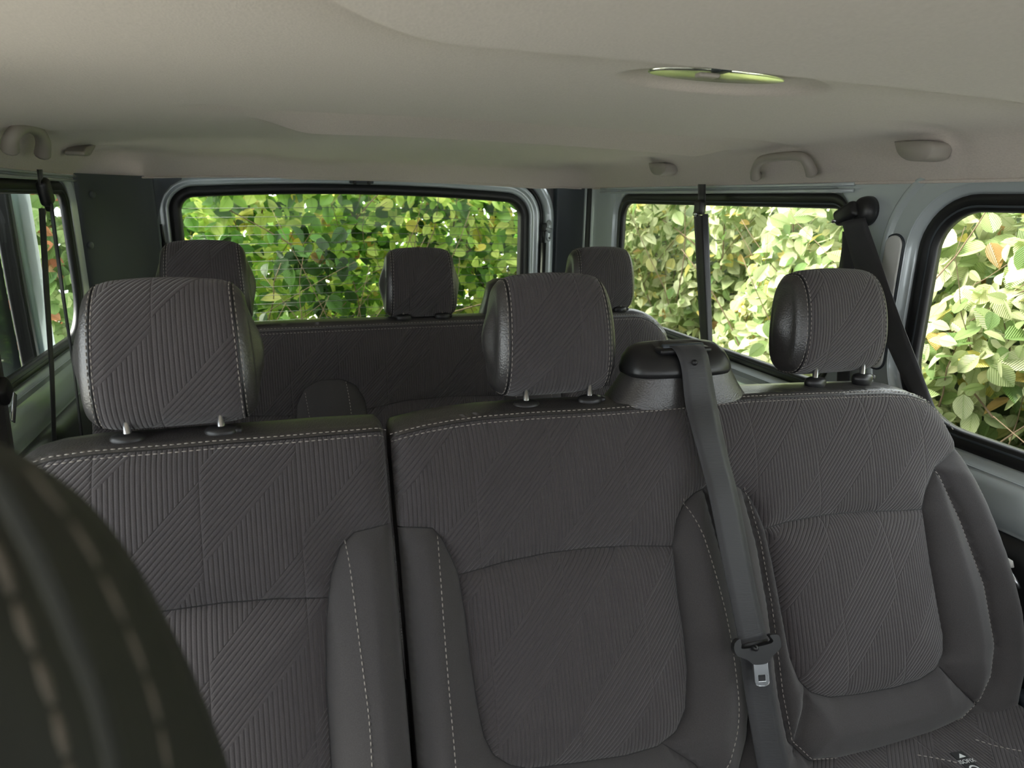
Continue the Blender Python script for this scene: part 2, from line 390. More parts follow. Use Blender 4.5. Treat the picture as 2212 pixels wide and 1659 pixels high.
struct(mesh_ob('trim_21', *rbox((CX, YF+.02, .08), (1.72, .12, .22), .03), 'liner'), 'unseen header panel added to narrow the windscreen light')  # out of view; added to shrink the windscreen opening and dim frontal light
# pale insert in the right pillar
ins = lambda off, dep: [(XR-dep, a, b) for a, b in rrect(1.040, 1.079, -.325, -.056, .019, 8, off)]
struct(mesh_ob('trim_8', *loft([ins(0, 0), ins(0, .004), ins(-.003, .0055)], True, False, True), 'pale'), 'pale grey oblong insert in the right pillar')
struct(mesh_ob('trim_9', *loft([ins(.004, .0), ins(.0035, .003), ins(.0005, .003), ins(.0005, .0)], True), 'trim'), 'thin dark gap around the pillar insert')
fl = lambda off, dep: [(XR-dep, a, b) for a, b in rrect(.14, .985, WZ0, WZ1, (.07, .12, .075, .05), 10, off)]
struct(mesh_ob('trim_22', *loft([fl(.108, 0), fl(.104, .004), fl(.100, .0055), fl(.094, .004), fl(.086, 0)]), 'paint'), 'pressed ridge around the near right window')
# bright roof gutter rails above the rear quarter windows
for sx, xw, k in ((1, XR, 10), (-1, XL, 12)):
    for j, (dz, mm) in enumerate(((.036, 'paint'), (.027, 'paint'))):
        P = [(xw-sx*.006, y, ZTOP-.002-j*.013) for y in np.linspace(1.18, 2.4, 20)]
        struct(mesh_ob('trim_%d' % (k+j), *tube(P, .0042, 8), mm), 'painted rail above the rear side window')

# ------------------------------------------------------------------ back of the van: tailgate with window
RX0, RX1, RZ0, RZ1 = -.318, .905, -.62, -.014
def rring(off, y): return [(a, y, b) for a, b in rrect(RX0, RX1, RZ0, RZ1, (.08, .08, .055, .045), 10, off, .022)]
tg = empty_struct('window_5', 'rear tailgate window with thin heater wires')
mesh_ob('window_seal', *loft([rring(-.001, 2.64), rring(-.001, 2.612), rring(.004, 2.604), rring(.030, 2.600), rring(.036, 2.612)]), 'rubber', tg)
mesh_ob('pane', *loft([rring(.004, 2.632), rring(.004, 2.636)], True, True, True), 'privacy', tg, smooth=False)
hw = []
for k in range(17):
    z = -.052-.031*k; hw.append(tube([(RX0+.0, 2.6305, z+.002), (CX, 2.6305, z+.014), (RX1, 2.6305, z+.002)], .0009, 4))
mesh_ob('heater_wires', *joinm(hw), 'rubber', tg)
dr = empty_struct('door_1', 'silver painted tailgate')
mesh_ob('door_panel', *loft([rring(.034, 2.612), rring(.036, 2.601), rring(.042, 2.594), rring(.047, 2.600), rring(.060, 2.597), rring(.070, 2.590), rring(.078, 2.598), rring(.082, 2.63), rring(.082, 2.66)]), 'paint', dr)
mesh_ob('door_seal', *loft([rring(.081, 2.64), rring(.081, 2.612), rring(.088, 2.600), rring(.095, 2.606), rring(.097, 2.64)]), 'rubber', dr)
ap = empty_struct('wall_back', 'painted body frame around the tailgate')
mesh_ob('body_frame', *loft([rring(.097, 2.64), rring(.097, 2.59), rring(.102, 2.582), rring(.122, 2.578), rring(.132, 2.584), rring(.136, 2.60)]), 'paint', ap)
rb = rrect(RX0, RX1, RZ0, RZ1, (.08, .08, .055, .045), 10, .13, .022)
plate([(XL-.04, ZFLOOR), (XR+.04, ZFLOOR), (XR+.04, .19), (XL-.04, .19)], [rb], lambda a, b, d: (a, 2.60+d, b), .02, 'trim_14', 'plastic', 'dark panel behind the rear corner trims')
def pillar(prof, name, m, label, z0=-.62, z1=.052, lean=0):
    zs = np.linspace(z0, z1, 14); rings = [[(x, y, z) for x, y in smoothpath(prof, 5)] for z in zs]
    return struct(mesh_ob(name, *loft(rings, False), m), label)
# left corner: wide dark moulding with two clips
lp = [(XL+.001, 2.372), (XL+.02, 2.385), (XL+.075, 2.46), (XL+.13, 2.515), (XL+.175, 2.545), (XL+.186, 2.555), (XL+.188, 2.60)]
pillar(lp, 'trim_15', 'trim', 'dark grey moulding covering the left rear corner', -.75)
_c = [onY(x, y, 2.553) for x, y in ((334, 520), (342, 470), (346, 440), (353, 420), (368, 401), (391, 388), (394, 372), (320, 372), (320, 520))]
plate([(p[0], p[2]) for p in _c], [], lambda a, b, d: (a, 2.553+d, b), .012, 'trim_20', 'trim', 'dark curved end of the left rear corner moulding')
def button(p, n, r, name, par=None):
    p = Vector(p); n = Vector(n).normalized(); a = n.orthogonal().normalized(); b = n.cross(a)
    rings = [[p+n*h+(a*math.cos(t)+b*math.sin(t))*rr for t in np.linspace(0, 2*math.pi, 17)[:-1]] for rr, h in ((r, -.002), (r, .001), (r*.85, .003), (r*.5, .0045), (r*.1, .005))]
    return loft(rings, True, False, True)
MT['clip'] = mat('grey clip plastic', (.08, .09, .10), .4)
XC = lambda x: 2.385+(x-XL-.02)*75/55-.001
for k, (px, py) in enumerate(((205, 420), (205, 527))):
    p = onY(px, py, 2.44)
    o = mesh_ob('trim_clip', *button((p[0]+.001, XC(p[0]), p[2]), (.81, -.59, 0), .011, ''), 'clip')
    tag(o, ('upper' if k == 0 else 'lower')+' round plastic clip on the dark left rear corner moulding', 'clip', 'clips on the corner moulding')
# right corner: narrow panel, seam, painted return
pillar([(1.04, 2.60), (1.045, 2.575), (1.053, 2.57), (1.10, 2.535), (1.128, 2.50)], 'trim_16', 'trim', 'dark grey moulding on the right rear corner', -.75)
pillar([(1.128, 2.506), (1.133, 2.490), (1.1365, 2.496)], 'trim_17', 'paint', 'thin bright seam beside the right rear corner')
pillar([(1.134, 2.497), (1.142, 2.478), (1.149, 2.47)], 'trim_18', 'rubber', 'dark gap beside the right rear corner')
pillar([(1.147, 2.472), (1.1545, 2.45), (1.1555, 2.36), (1.1555, 2.30)], 'trim_19', 'paint', 'painted post beside the rear right window', -.56, .06)
# tailgate gas strut and bracket at the right, the end of one at the left
st = thing('gas_strut', 'black tailgate gas strut along the right edge of the rear window', 'strut', (.985, 2.57, -.75))
mesh_ob('strut_tube', *tube([(.986, 2.572, -.75), (.992, 2.572, -.165)], .0105, 14), 'rubber', st)
mesh_ob('strut_rod', *tube([(.992, 2.572, -.165), (.9935, 2.572, -.11)], .005, 10), 'rubber', st)
mesh_ob('strut_end', *rbox((.9945, 2.572, -.105), (.018, .018, .034), .006), 'rubber', st)
br = thing('strut_bracket', 'small silver bracket holding the top of the right gas strut', 'bracket', (1.016, 2.575, -.13))
bp = [(1.014+.014*math.cos(t)*(1), 2.576, -.118+.042*math.sin(t)) for t in np.linspace(0, 2*math.pi, 25)[:-1]]
mesh_ob('bracket_plate', *loft([[(x, y+.002, z) for x, y, z in bp], [(x, y-.003, z) for x, y, z in bp], [(1.014+(x-1.014)*.85, y-.0045, -.118+(z+.118)*.92) for x, y, z in bp]], True, True, True), 'paint', br)
mesh_ob('ball_stud', *tube([(1.018, 2.574, -.118), (1.008, 2.568, -.112), (.998, 2.566, -.108)], [.012, .008, .007], 12), 'paint', br)
for zz in (-.09, -.147): mesh_ob('rivet', *button((1.016, 2.571, zz), (0, -1, 0), .004, ''), 'chrome', br)
st2 = thing('gas_strut', 'black tailgate gas strut at the left edge of the rear window', 'strut', (-.372, 2.575, -.75))
mesh_ob('strut_tube', *tube([(-.366, 2.572, -.75), (-.374, 2.572, -.16)], .009, 12), 'rubber', st2)
mesh_ob('strut_rod', *tube([(-.374, 2.572, -.16), (-.377, 2.572, -.10)], .005, 8), 'rubber', st2)
# latch brackets above the rear window
lt = thing('tailgate_latch', 'small painted latch plate with two hooks above the rear window', 'latch', (.29, 2.57, .06))
mesh_ob('latch_plate', *rbox((.275, 2.560, .060), (.125, .02, .004), .001), 'paint', lt)
for x in (.262, .312):
    mesh_ob('hook', *rbox((x, 2.556, .048), (.012, .012, .012), .003), 'rubber', lt)
mesh_ob('latch_housing', *rbox((.287, 2.566, .051), (.085, .015, .013), .004), 'trim', lt)

# ------------------------------------------------------------------ seats
def seg_dist(P, segs):
    """distance of points P (n,2) to a set of segments (m,4)"""
    out = np.full(len(P), 1e9)
    for a, b, c, d in segs:
        A = np.array([a, b]); B = np.array([c, d]); AB = B-A; l2 = AB@AB+1e-12
        t = np.clip(((P-A)@AB)/l2, 0, 1); out = np.minimum(out, np.hypot(*(P-(A+t[:, None]*AB)).T))
    return out
def in_poly(P, poly):
    c = np.zeros(len(P), bool); n = len(poly)
    for i in range(n):
        a, b = poly[i], poly[(i+1) % n]
        if a[1] == b[1]: continue
        m = ((a[1] > P[:, 1]) != (b[1] > P[:, 1])) & (P[:, 0] < (b[0]-a[0])*(P[:, 1]-a[1])/(b[1]-a[1])+a[0]); c ^= m
    return c
class Plane:
    def __init__(s, Y0, z0, k):
        s.Y0, s.z0, s.k = Y0, z0, k; q = math.sqrt(1+k*k)
        s.T = np.array([0, k/q, 1/q]); s.Nn = np.array([0, -1/q, k/q]); s.O = np.array([0, Y0, z0])
    def px(s, x, y, h=0):
        d = ray(x, y); O = s.O+s.Nn*h; t = (O@s.Nn)/(d@s.Nn); P = d*t; return (float(P[0]), float((P-O)@s.T))
    def p3(s, a, b, h): return s.O+np.outer(a, [1, 0, 0])+np.outer(b, s.T)+np.outer(h, s.Nn)

def seat_back(root, pl, outline, regions, seams, stitches, rim_depth, step=.006, H0=.018, edge_r=.022, leather_line=None, uvshift=(0, 0), upper=('upper_panel', 'quilt'), bulges=()):
    """outline: (s,t) loop; regions: (name, material, polygon, height); seams: (s,t) polylines"""
    ol = resample(outline+[outline[0]], step)[:-1]
    seams_r = [resample(sm, step) for sm in seams]
    segs = []
    for q in seams_r: segs += [(*a, *b) for a, b in zip(q, q[1:])]
    osegs = [(*ol[i], *ol[(i+1) % len(ol)]) for i in range(len(ol))]
    lo, hi = ol.min(0), ol.max(0)
    gx, gy = np.meshgrid(np.arange(lo[0], hi[0], step), np.arange(lo[1], hi[1], step*.97)); gx[::2] += step/2
    G = np.stack([gx.ravel(), gy.ravel()], 1); G = G[in_poly(G, ol)]
    d = np.minimum(seg_dist(G, segs) if segs else 1e9, seg_dist(G, osegs)); G = G[d > step*.5]
    pts = [Vector(p) for p in ol]; edges = [(i, (i+1) % len(ol)) for i in range(len(ol))]
    for q in seams_r:
        n0 = len(pts); pts += [Vector(p) for p in q]; edges += [(n0+i, n0+i+1) for i in range(len(q)-1)]
    pts += [Vector(p) for p in G]
    v, e, f, *_ = delaunay_2d_cdt(pts, edges, [], 0, 1e-5)
    S = np.array([tuple(p) for p in v]); Fc = np.array([t for t in f if len(t) == 3])
    cen = S[Fc].mean(1); keep = in_poly(cen, ol); Fc = Fc[keep]; cen = cen[keep]
    def reg(P):
        r = np.full(len(P), -1)
        for i, (nm, mm, poly, hh) in enumerate(regions):
            q = in_poly(P, poly) & (r < 0); r[q] = i
        return r
    Hs = np.array([h for *_, h in regions]+[H0])
    def height(P):
        P = np.asarray(P, float); ds = seg_dist(P, segs) if segs else np.full(len(P), 1.)
        de = seg_dist(P, osegs); H = Hs[reg(P)]
        h = H*(1-np.exp(-ds/.032)) + .0035*(1-np.exp(-ds/.004))
        for (cx, cy, rx, ry, hh) in bulges: h = h+hh*np.exp(-((P[:, 0]-cx)/rx)**2-((P[:, 1]-cy)/ry)**2)
        x = np.clip(edge_r-de, 0, edge_r); return h*np.clip(de/.03, 0, 1)**.5-(edge_r-np.sqrt(edge_r**2-x**2))
    hv = height(S); P3 = pl.p3(S[:, 0], S[:, 1], hv); rg = reg(cen)
    made = {}
    for i in [-1]+list(range(len(regions))):
        fs = Fc[rg == i]
        if not len(fs): continue
        used = np.unique(fs); mp = -np.ones(len(S), int); mp[used] = np.arange(len(used))
        nm, mm = upper if i < 0 else regions[i][:2]
        extraV, extraF, extraU = [], [], []
        Vv = P3[used]; Ff = [tuple(t) for t in mp[fs]]; uv = S[used]+np.array(uvshift)
        # orient faces toward the plane normal
        a, b, c = Vv[Ff[0][0]], Vv[Ff[0][1]], Vv[Ff[0][2]]
        if np.cross(b-a, c-a)@pl.Nn < 0: Ff = [t[::-1] for t in Ff]
        o = mesh_ob(nm, Vv, Ff, mm, root, uv); made.setdefault(nm, []).append(o)
    # rim and back shell
    oh = height(ol); cx = ol.mean(0); P0 = pl.p3(ol[:, 0], ol[:, 1], oh); rings = [P0]
    nrm = np.roll(ol, -1, 0)-np.roll(ol, 1, 0); nrm = np.stack([nrm[:, 1], -nrm[:, 0]], 1); nrm /= np.linalg.norm(nrm, axis=1)[:, None]
    if ((ol-cx)*nrm).sum() < 0: nrm = -nrm
    for dep, out in ((.008, .0012), (rim_depth*.5, .002), (rim_depth*.85, .0), (rim_depth*.97, -.006), (rim_depth, -.016), (rim_depth+.004, -.05)):
        q = ol+nrm*out; rings.append(pl.p3(q[:, 0], q[:, 1], oh)+np.array((0, dep, 0 if dep < rim_depth else -.01)))
    V, F4 = loft([list(r) for r in rings]); n = len(ol); V = list(V); V.append(pl.p3(np.array([cx[0]]), np.array([cx[1]]), np.array([0]))[0]+np.array((0, rim_depth+.01, 0)))
    F4 += [((len(rings)-1)*n+i, (len(rings)-1)*n+(i+1) % n, len(V)-1) for i in range(n)]
    mesh_ob('back_shell', V, F4, 'leather', root)
    sp_ = []  # black tubes laid along the seams to paint the shade of the creases
    for q in seams_r:
        q = q[in_poly(q, ol)]
        if len(q) > 2: sp_.append(tube(pl.p3(q[:, 0], q[:, 1], height(q)+.0001), .0009, 5, False))
    mesh_ob('seam', *joinm(sp_), 'rubber', root, label='black lines painted as crease shade along the sewn seams')
    for item in stitches:
        q = resample(smoothpath(item, 6), .004); h = height(q)+.0006
        mesh_ob('stitching', *dashes(pl.p3(q[:, 0], q[:, 1], h)), 'thread', root, label='cream stitched thread')
    return height

def headrest(root, c, w, h, dep, yaw=0, lean=.2, post_dx=.048, post_len=.04, stx=.8, kk=1.0, label=None, post_y=-.03, sz=-.271):
    """c = centre of the pad; profile in (y,z) swept across the width, leather cheeks left and right"""
    M = Matrix.Translation(Vector(c)) @ Matrix.Rotation(yaw, 4, 'Z') @ Matrix.Rotation(-lean, 4, 'X')
    NP = 72; prof = []
    for k in range(NP):
        a = 2*math.pi*k/NP; ca, sa = math.cos(a), math.sin(a); n = 3.1
        y = math.copysign(abs(ca)**(2/n), ca)*dep/2; z = math.copysign(abs(sa)**(2/n), sa)*h/2
        y *= .94-.18*(z/h)                       # thinner at the top
        if y < 0: y -= .010*math.cos(math.pi*z/h)     # full front
        prof.append((y, z))
    # stations
    xs = np.concatenate([-np.cos(np.linspace(0, math.pi/2, 14))*(1-stx)-stx*0, []])
    def k_of(u):                                 # u in -1..1 -> shrink of the profile
        a = abs(u)
        if a < .62: return 1-.012*(a/.62)**2
        t = (a-.62)/.38; return .988-.42*(1-math.sqrt(max(0, 1-t*t)))
    us = list(-np.sin(np.linspace(math.pi/2, 0, 40)))+list(np.sin(np.linspace(0, math.pi/2, 40)))[1:]
    def pt(u, p):
        k = k_of(u); y, z = p[0]*k, p[1]
        zc = z*(.955 if z > 0 else 1)            # crown
        zz = zc*(1-(1-k)*.62)+(h*.035*(1-u*u) if z > 0 else 0)*(z/(h/2))
        wx = w/2*(1-.04*(z/(h/2))-.022*(z/(h/2))**2)
        return M @ Vector((u*wx, y, zz))
    su = stx; ci = [i for i, u in enumerate(us) if -su <= u <= su]
    uc = [-su]+[us[i] for i in ci]+[su]
    def build(ulist, name, m, par, cap=None, flip=False):
        V = [pt(u, p) for u in ulist for p in prof]; n = NP; Fc = []; al = [0]
        for a, b in zip(prof, prof[1:]): al.append(al[-1]+math.hypot(b[0]-a[0], b[1]-a[1]))
        for i in range(len(ulist)-1):
            for j in range(n):
                k = (j+1) % n; Fc.append((i*n+j, i*n+k, (i+1)*n+k, (i+1)*n+j))
        uv = [(u*w/2+c[0]+.35, -al[j]) for u in ulist for j in range(n)]
        if cap is not None:
            i0 = 0 if cap == 0 else len(ulist)-1; s = -1 if cap == 0 else 1
            prev = [i0*n+j for j in range(n)]
            for q, bul in ((.92, .0003), (.82, .0013), (.7, .0031), (.55, .0058), (.35, .0092), (.15, .0115)):
                base = len(V)
                ctr = M @ Vector((s*w/2, 0, 0))
                for j in range(n):
                    P = V[i0*n+j]; V.append(ctr+(P-ctr)*q+M.to_3x3() @ Vector((s*bul, 0, 0))); uv.append((0, 0))
                for j in range(n):
                    k = (j+1) % n; q4 = (prev[j], prev[k], base+k, base+j); Fc.append(q4 if s > 0 else q4[::-1])
                prev = list(range(base, base+n))
            V.append(M @ Vector((s*(w/2+.012), 0, 0))); uv.append((0, 0))
            for j in range(n): q3 = (prev[j], prev[(j+1) % n], len(V)-1); Fc.append(q3 if s > 0 else q3[::-1])
        # inner seam sinks a little
        return mesh_ob(name, V, Fc, m, par, uv)
    pad = build(uc, 'headrest', 'quilt', root)
    if label: pad['label'] = label
    build([u for u in us if u < -su]+[-su], 'side_panel', 'leather', pad, 0)
    build([su]+[u for u in us if u > su], 'side_panel', 'leather', pad, 1)
    for s in (-1, 1):
        for q in (-.028, .026):
            u = s*(su+q); path = [pt(u, (p[0]*1.012, p[1]*1.006)) for p in prof]+[pt(u, prof[0])]
            mesh_ob('stitching', *dashes(path, .0006), 'thread', pad, label='cream stitched thread')
        path = [pt(s*su, (p[0]*1.002, p[1]*1.001)) for p in prof]; path.append(path[0])
        mesh_ob('seam', *tube(path, .0011, 5, False), 'rubber', pad)  # black tube painting the crease shade round the headrest
    Mz = Matrix.Translation(Vector(c)) @ Matrix.Rotation(yaw, 4, 'Z') @ Matrix.Rotation(-lean, 4, 'X')
    for s in (-1, 1):
        a = Mz @ Vector((s*post_dx, post_y, -h/2+.02)); dz_ = (Mz @ Vector((0, post_y, 0))).z; pl_ = (dz_-sz)/math.cos(lean); b = Mz @ Vector((s*post_dx, post_y, -pl_-.03))
        mesh_ob('post', *tube([a, b], .0042, 12), 'chrome', pad, label='chrome post')
        p = Mz @ Vector((s*post_dx, post_y, -pl_)); p.z = sz; rings = []
        for rx, ry, z in ((.0165, .011, -.010), (.0185, .0125, .0), (.0185, .0125, .0035), (.0165, .0105, .0068), (.010, .0075, .0085), (.0055, .0055, .0088)):
            rings.append([(p[0]+rx*math.cos(t), p[1]+ry*math.sin(t), p[2]+z) for t in np.linspace(0, 2*math.pi, 25)[:-1]])
        mesh_ob('guide_sleeve', *loft(rings, True, True, True), 'plastic', pad)
        if s > 0: mesh_ob('release_button', *rbox((p[0]+.0185, p[1], p[2]+.002), (.009, .013, .008), .003), 'plastic', pad)
    return pad

def offs(P, d):
    P = resample(P, .006); t = np.gradient(P, axis=0); t /= np.linalg.norm(t, axis=1)[:, None]+1e-9
    return [tuple(q) for q in P+np.stack([-t[:, 1], t[:, 0]], 1)*d]
def px2(pl, pts, h=0): return [pl.px(x, y, h) for x, y in pts]
P2 = Plane(.79, -.283, .40)

# ---- single seat (left of the middle row)
s1 = thing('single_seat', 'single charcoal quilted seat at the left of the middle row', 'seat', (-.09, .6, ZFLOOR))
Ls, Rs = -.295, .1055
tT, tB = .006, -.70
topline1 = px2(P2, [(838, 935), (820, 932), (700, 942), (597, 951), (461, 961), (352, 971), (271, 977), (190, 984), (108, 996), (62, 1010), (34, 1030)])
topline1[0] = (Rs, topline1[0][1]); Ls = topline1[-1][0]-.008; topline1.append((Ls, topline1[-1][1]-.022))
out1 = [(Rs, tB), (Rs, -.02), (Rs-.001, topline1[0][1]+.004), (Rs-.006, topline1[1][1]+.010)]+[(x, y+.0115) for x, y in topline1[2:9]]+[(topline1[9][0]-.004, topline1[9][1]+.011), (topline1[10][0]-.008, topline1[10][1]+.008), (Ls-.004, topline1[11][1]+.004), (Ls-.006, topline1[11][1]-.03), (Ls-.008, -.35), (Ls, tB)]
bol1 = px2(P2, [(716, 1659), (705, 1480), (706, 1330), (715, 1240), (735, 1180), (765, 1150), (845, 1130)])
bol1[-1] = (Rs, bol1[-1][1]); bol1 = [(bol1[0][0], tB)]+bol1
bolL = [(Ls-.003, -.19), (Ls+.02, -.2), (Ls+.045, -.24), (Ls+.065, -.34), (Ls+.066, -.5), (Ls+.06, tB)]
pad_top1 = px2(P2, [(706, 1292), (600, 1293), (480, 1302), (340, 1322)]); pad_top1 = [(bol1[4][0]+.0008, pad_top1[0][1])]+pad_top1[1:]+[(Ls+.0605, pad_top1[-1][1]-.02)]
def split_at(poly, y):   # point on the polyline where t == y
    for a, b in zip(poly, poly[1:]):
        if (a[1]-y)*(b[1]-y) <= 0 and a[1] != b[1]:
            f = (y-a[1])/(b[1]-a[1]); return (a[0]+(b[0]-a[0])*f, y)
    return poly[0]
pad_top1[0] = split_at(bol1, pad_top1[0][1]); pad_top1[-1] = split_at(bolL, pad_top1[-1][1])
topline1[-1] = (Ls-.0045, topline1[-1][1])
reg1 = [('top_cover', 'leather', [(Rs+.01, .05)]+[(Rs+.01, topline1[0][1])]+topline1+[(Ls-.05, topline1[-1][1]), (Ls-.05, .05)], .004),
        ('side_bolster', 'fabric', bol1+[(Rs+.02, bol1[-1][1]), (Rs+.02, tB)], .030),
        ('side_bolster', 'fabric', bolL+[(Ls-.05, tB), (Ls-.05, -.19)], .030),
        ('centre_pad', 'quilt', pad_top1+[(Ls+.06, tB-.01), (bol1[0][0], tB-.01)], .016)]
stit1 = [offs(topline1, -.0045), offs(topline1, .0045), px2(P2, [(747, 1170), (757, 1230), (770, 1340), (785, 1460), (797, 1560), (805, 1700)], .02)]
hf1 = seat_back(s1, P2, out1, reg1, [topline1, bol1, bolL, pad_top1], stit1, .05, .0058, .014, .016)

# ---- double seat
s2 = thing('double_seat', 'charcoal quilted double seat of the middle row with a belt tower between its places', 'seat', (.58, .6, ZFLOOR))
L2 = .1125
edgeR = px2(P2, [(2012, 862), (2036, 892), (2062, 941), (2091, 1018), (2119, 1074), (2142, 1130), (2164, 1190), (2182, 1250), (2197, 1314), (2204, 1379), (2202, 1450), (2186, 1527), (2146, 1567), (2105, 1588)], .0)
top_y = .008
cornerT_unused = px2(P2, [(1900, 843), (1950, 848), (1985, 862)], .0)
botL = px2(P2, [(2000, 1628), (1880, 1655), (1760, 1690)])
topline2 = px2(P2, [(846, 945), (870, 938), (920, 926), (980, 915), (1050, 906), (1150, 898), (1300, 890), (1400, 882), (1476, 875), (1540, 869), (1620, 862), (1750, 856), (1850, 852), (1910, 850), (1960, 853), (1998, 864), (2028, 887), (2046, 911)])
topline2[0] = (L2, topline2[0][1])
out2 = [(L2, tB), (L2, -.03), (L2+.001, topline2[0][1]+.006), (L2+.007, topline2[1][1]+.010)]+[(x, y+.0115) for x, y in topline2[2:14]]+px2(P2, [(1950, 836), (1985, 846)])+edgeR+botL+[(botL[-1][0]-.03, tB)]
bA = px2(P2, [(850, 1141), (900, 1139), (935, 1141), (955, 1165), (975, 1205), (990, 1242), (1003, 1320), (1015, 1420), (1030, 1520), (1045, 1590), (1065, 1630), (1100, 1652), (1140, 1660), (1250, 1647), (1350, 1632), (1420, 1612), (1460, 1580), (1480, 1530), (1483, 1450), (1476, 1370), (1462, 1280), (1452, 1180), (1460, 1125), (1478, 1085), (1500, 1065), (1525, 1052), (1560, 1045), (1592, 1050), (1615, 1068), (1635, 1105), (1650, 1142), (1668, 1220), (1688, 1330), (1705, 1420), (1725, 1470), (1750, 1495), (1790, 1506), (1850, 1500), (1930, 1485), (1985, 1468), (2020, 1445), (2035, 1410), (2035, 1370), (2022, 1300), (2006, 1210), (1996, 1140), (1990, 1100), (1998, 1060), (2018, 1010), (2046, 962)])
bA[0] = (L2, bA[0][1]); bA[-1] = (edgeR[2][0]*.7+edgeR[3][0]*.3, edgeR[2][1]*.7+edgeR[3][1]*.3)
iPadLT, iPadLR = 5, 21; iPadRL, iPadRR = 30, 46
pad_topM = [bA[iPadLT]]+px2(P2, [(1040, 1228), (1100, 1211), (1180, 1195), (1270, 1184), (1360, 1179)])+[bA[iPadLR]]
pad_topR = [bA[iPadRL]]+px2(P2, [(1700, 1127), (1780, 1112), (1860, 1105), (1930, 1103)])+[bA[iPadRR]]
padM = bA[iPadLT:iPadLR+1]+pad_topM[::-1]; padR = bA[iPadRL:iPadRR+1]+pad_topR[::-1]
bolster2 = bA+[(1.4, bA[-1][1]), (1.4, -1), (L2-.05, -1), (L2-.05, bA[0][1])]
topline2.append((edgeR[2][0], edgeR[2][1]+.003))
reg2 = [('top_cover', 'leather', [(L2-.02, .05), (L2-.02, topline2[0][1])]+topline2+[(1.5, topline2[-1][1]), (1.5, .05)], .004),
        ('centre_pad', 'quilt', padM, .020), ('centre_pad', 'quilt', padR, .020),
        ('side_bolster', 'fabric', bolster2, .030)]
divL = px2(P2, [(1519, 1056), (1545, 1150), (1585, 1300), (1605, 1400), (1618, 1500), (1612, 1590), (1585, 1700)])
divR = px2(P2, [(1600, 1054), (1632, 1170), (1655, 1300), (1668, 1400), (1680, 1500), (1700, 1600), (1745, 1643), (1800, 1641), (1880, 1625), (2000, 1588), (2070, 1555), (2110, 1515), (2135, 1460), (2143, 1390), (2120, 1260), (2068, 1120), (2018, 1012)])
leg_seam = px2(P2, [(1430, 1605), (1500, 1650), (1540, 1700)]); seamR1 = px2(P2, [(2028, 1440), (2070, 1485), (2108, 1522)]); seamR2 = px2(P2, [(1735, 1485), (1732, 1530), (1715, 1590), (1712, 1625)])
sB = px2(P2, [(950, 1160), (951, 1230), (958, 1350), (968, 1480), (978, 1600), (985, 1700)], .02)
sC = px2(P2, [(1489, 1078), (1515, 1150), (1550, 1260), (1575, 1370), (1590, 1480), (1593, 1560), (1575, 1640), (1560, 1680)], .02)
sD = px2(P2, [(1593, 1060), (1620, 1150), (1648, 1290), (1664, 1400), (1676, 1510), (1700, 1615), (1745, 1650), (1800, 1648), (1880, 1632), (2000, 1592), (2068, 1556), (2104, 1513), (2128, 1455), (2135, 1385), (2108, 1250), (2055, 1110), (2012, 1014)], .015)
sE = px2(P2, [(2052, 985), (2085, 1075), (2125, 1175), (2160, 1270), (2183, 1350), (2192, 1420), (2186, 1480), (2155, 1535), (2100, 1582), (2040, 1608)], .0)
stit2 = [offs(topline2, .0045), offs(topline2, -.0045), sB, sC, offs(divR, .004), offs(edgeR[3:], -.007)]
hf2 = seat_back(s2, P2, out2, reg2, [topline2, bA, pad_topM, pad_topR, divR, divL, seamR1, seamR2, leg_seam], stit2, .05, .0058, .014, .016)

# headrests of the middle row
H2 = [(s1, (374, 765), .200, .172, 'large headrest with quilted front, nearest the camera'), (s2, (1185, 724), .172, .160, 'middle headrest'), (s2, (1787, 702), .160, .160, 'right headrest')]
headrest(s1, onY(372, 762, .865), .180, .172, .085, 0, .14, .049, .016, stx=.84)
headrest(s2, onY(1186, 722, .870), .172, .167, .085, 0, .14, .047, .020, stx=.84)
headrest(s2, onY(1786, 694, .870), .180, .166, .085, 0, .14, .047, .020, stx=.84)

# belt tower on the double seat
def tower():
    P = P2
    base = [(.44, .0), (.635, .0)]
    # leather-covered hump rising from the top of the backrest
    rings = []
    cx, cy = .531, .832
    for z, wx, wy, sh in ((-.300, .118, .045, 0), (-.278, .113, .044, 0), (-.268, .104, .043, .0), (-.255, .094, .041, .0), (-.240, .084, .039, 0), (-.222, .076, .036, 0), (-.214, .06, .028, 0)):
        ring = []
        for t in np.linspace(0, 2*math.pi, 41)[:-1]:
            c, s = math.cos(t), math.sin(t); n = 3.5
            ring.append((cx+.004+math.copysign(abs(c)**(2/n), c)*wx, cy+math.copysign(abs(s)**(2/n), s)*wy, z))
        rings.append(ring)
    tw = mesh_ob('belt_tower', *loft(rings, True, False, True), 'leather', s2, label='grained hump carrying the belt outlet')
    rings = []
    for z, wx, wy in ((-.234, .076, .036), (-.236, .082, .042), (-.230, .083, .0435), (-.215, .080, .042), (-.203, .072, .037), (-.197, .062, .030), (-.195, .04, .02)):
        ring = []
        for t in np.linspace(0, 2*math.pi, 49)[:-1]:
            c, s = math.cos(t), math.sin(t); n = 3.2
            yy = math.copysign(abs(s)**(2/n), s)*wy
            xx = math.copysign(abs(c)**(2/n), c)*wx
            dz = -.010*max(0, min(1, (-yy)/wy)) if z > -.22 else 0
            ring.append((cx+xx, cy+yy, z+dz))
        rings.append(ring)
    mesh_ob('tower_cap', *loft(rings, True, False, True), 'plastic', tw, label='smooth black plastic cap with a belt slot')
    mesh_ob('slot_roller', *tube([(cx-.034, cy-.018, -.1965), (cx+.030, cy-.018, -.1965)], .0045, 10), 'trim', tw)
    mesh_ob('slot_surround', *rbox((cx-.002, cy-.020, -.201), (.082, .022, .008), .0035), 'rubber', tw)
tower()

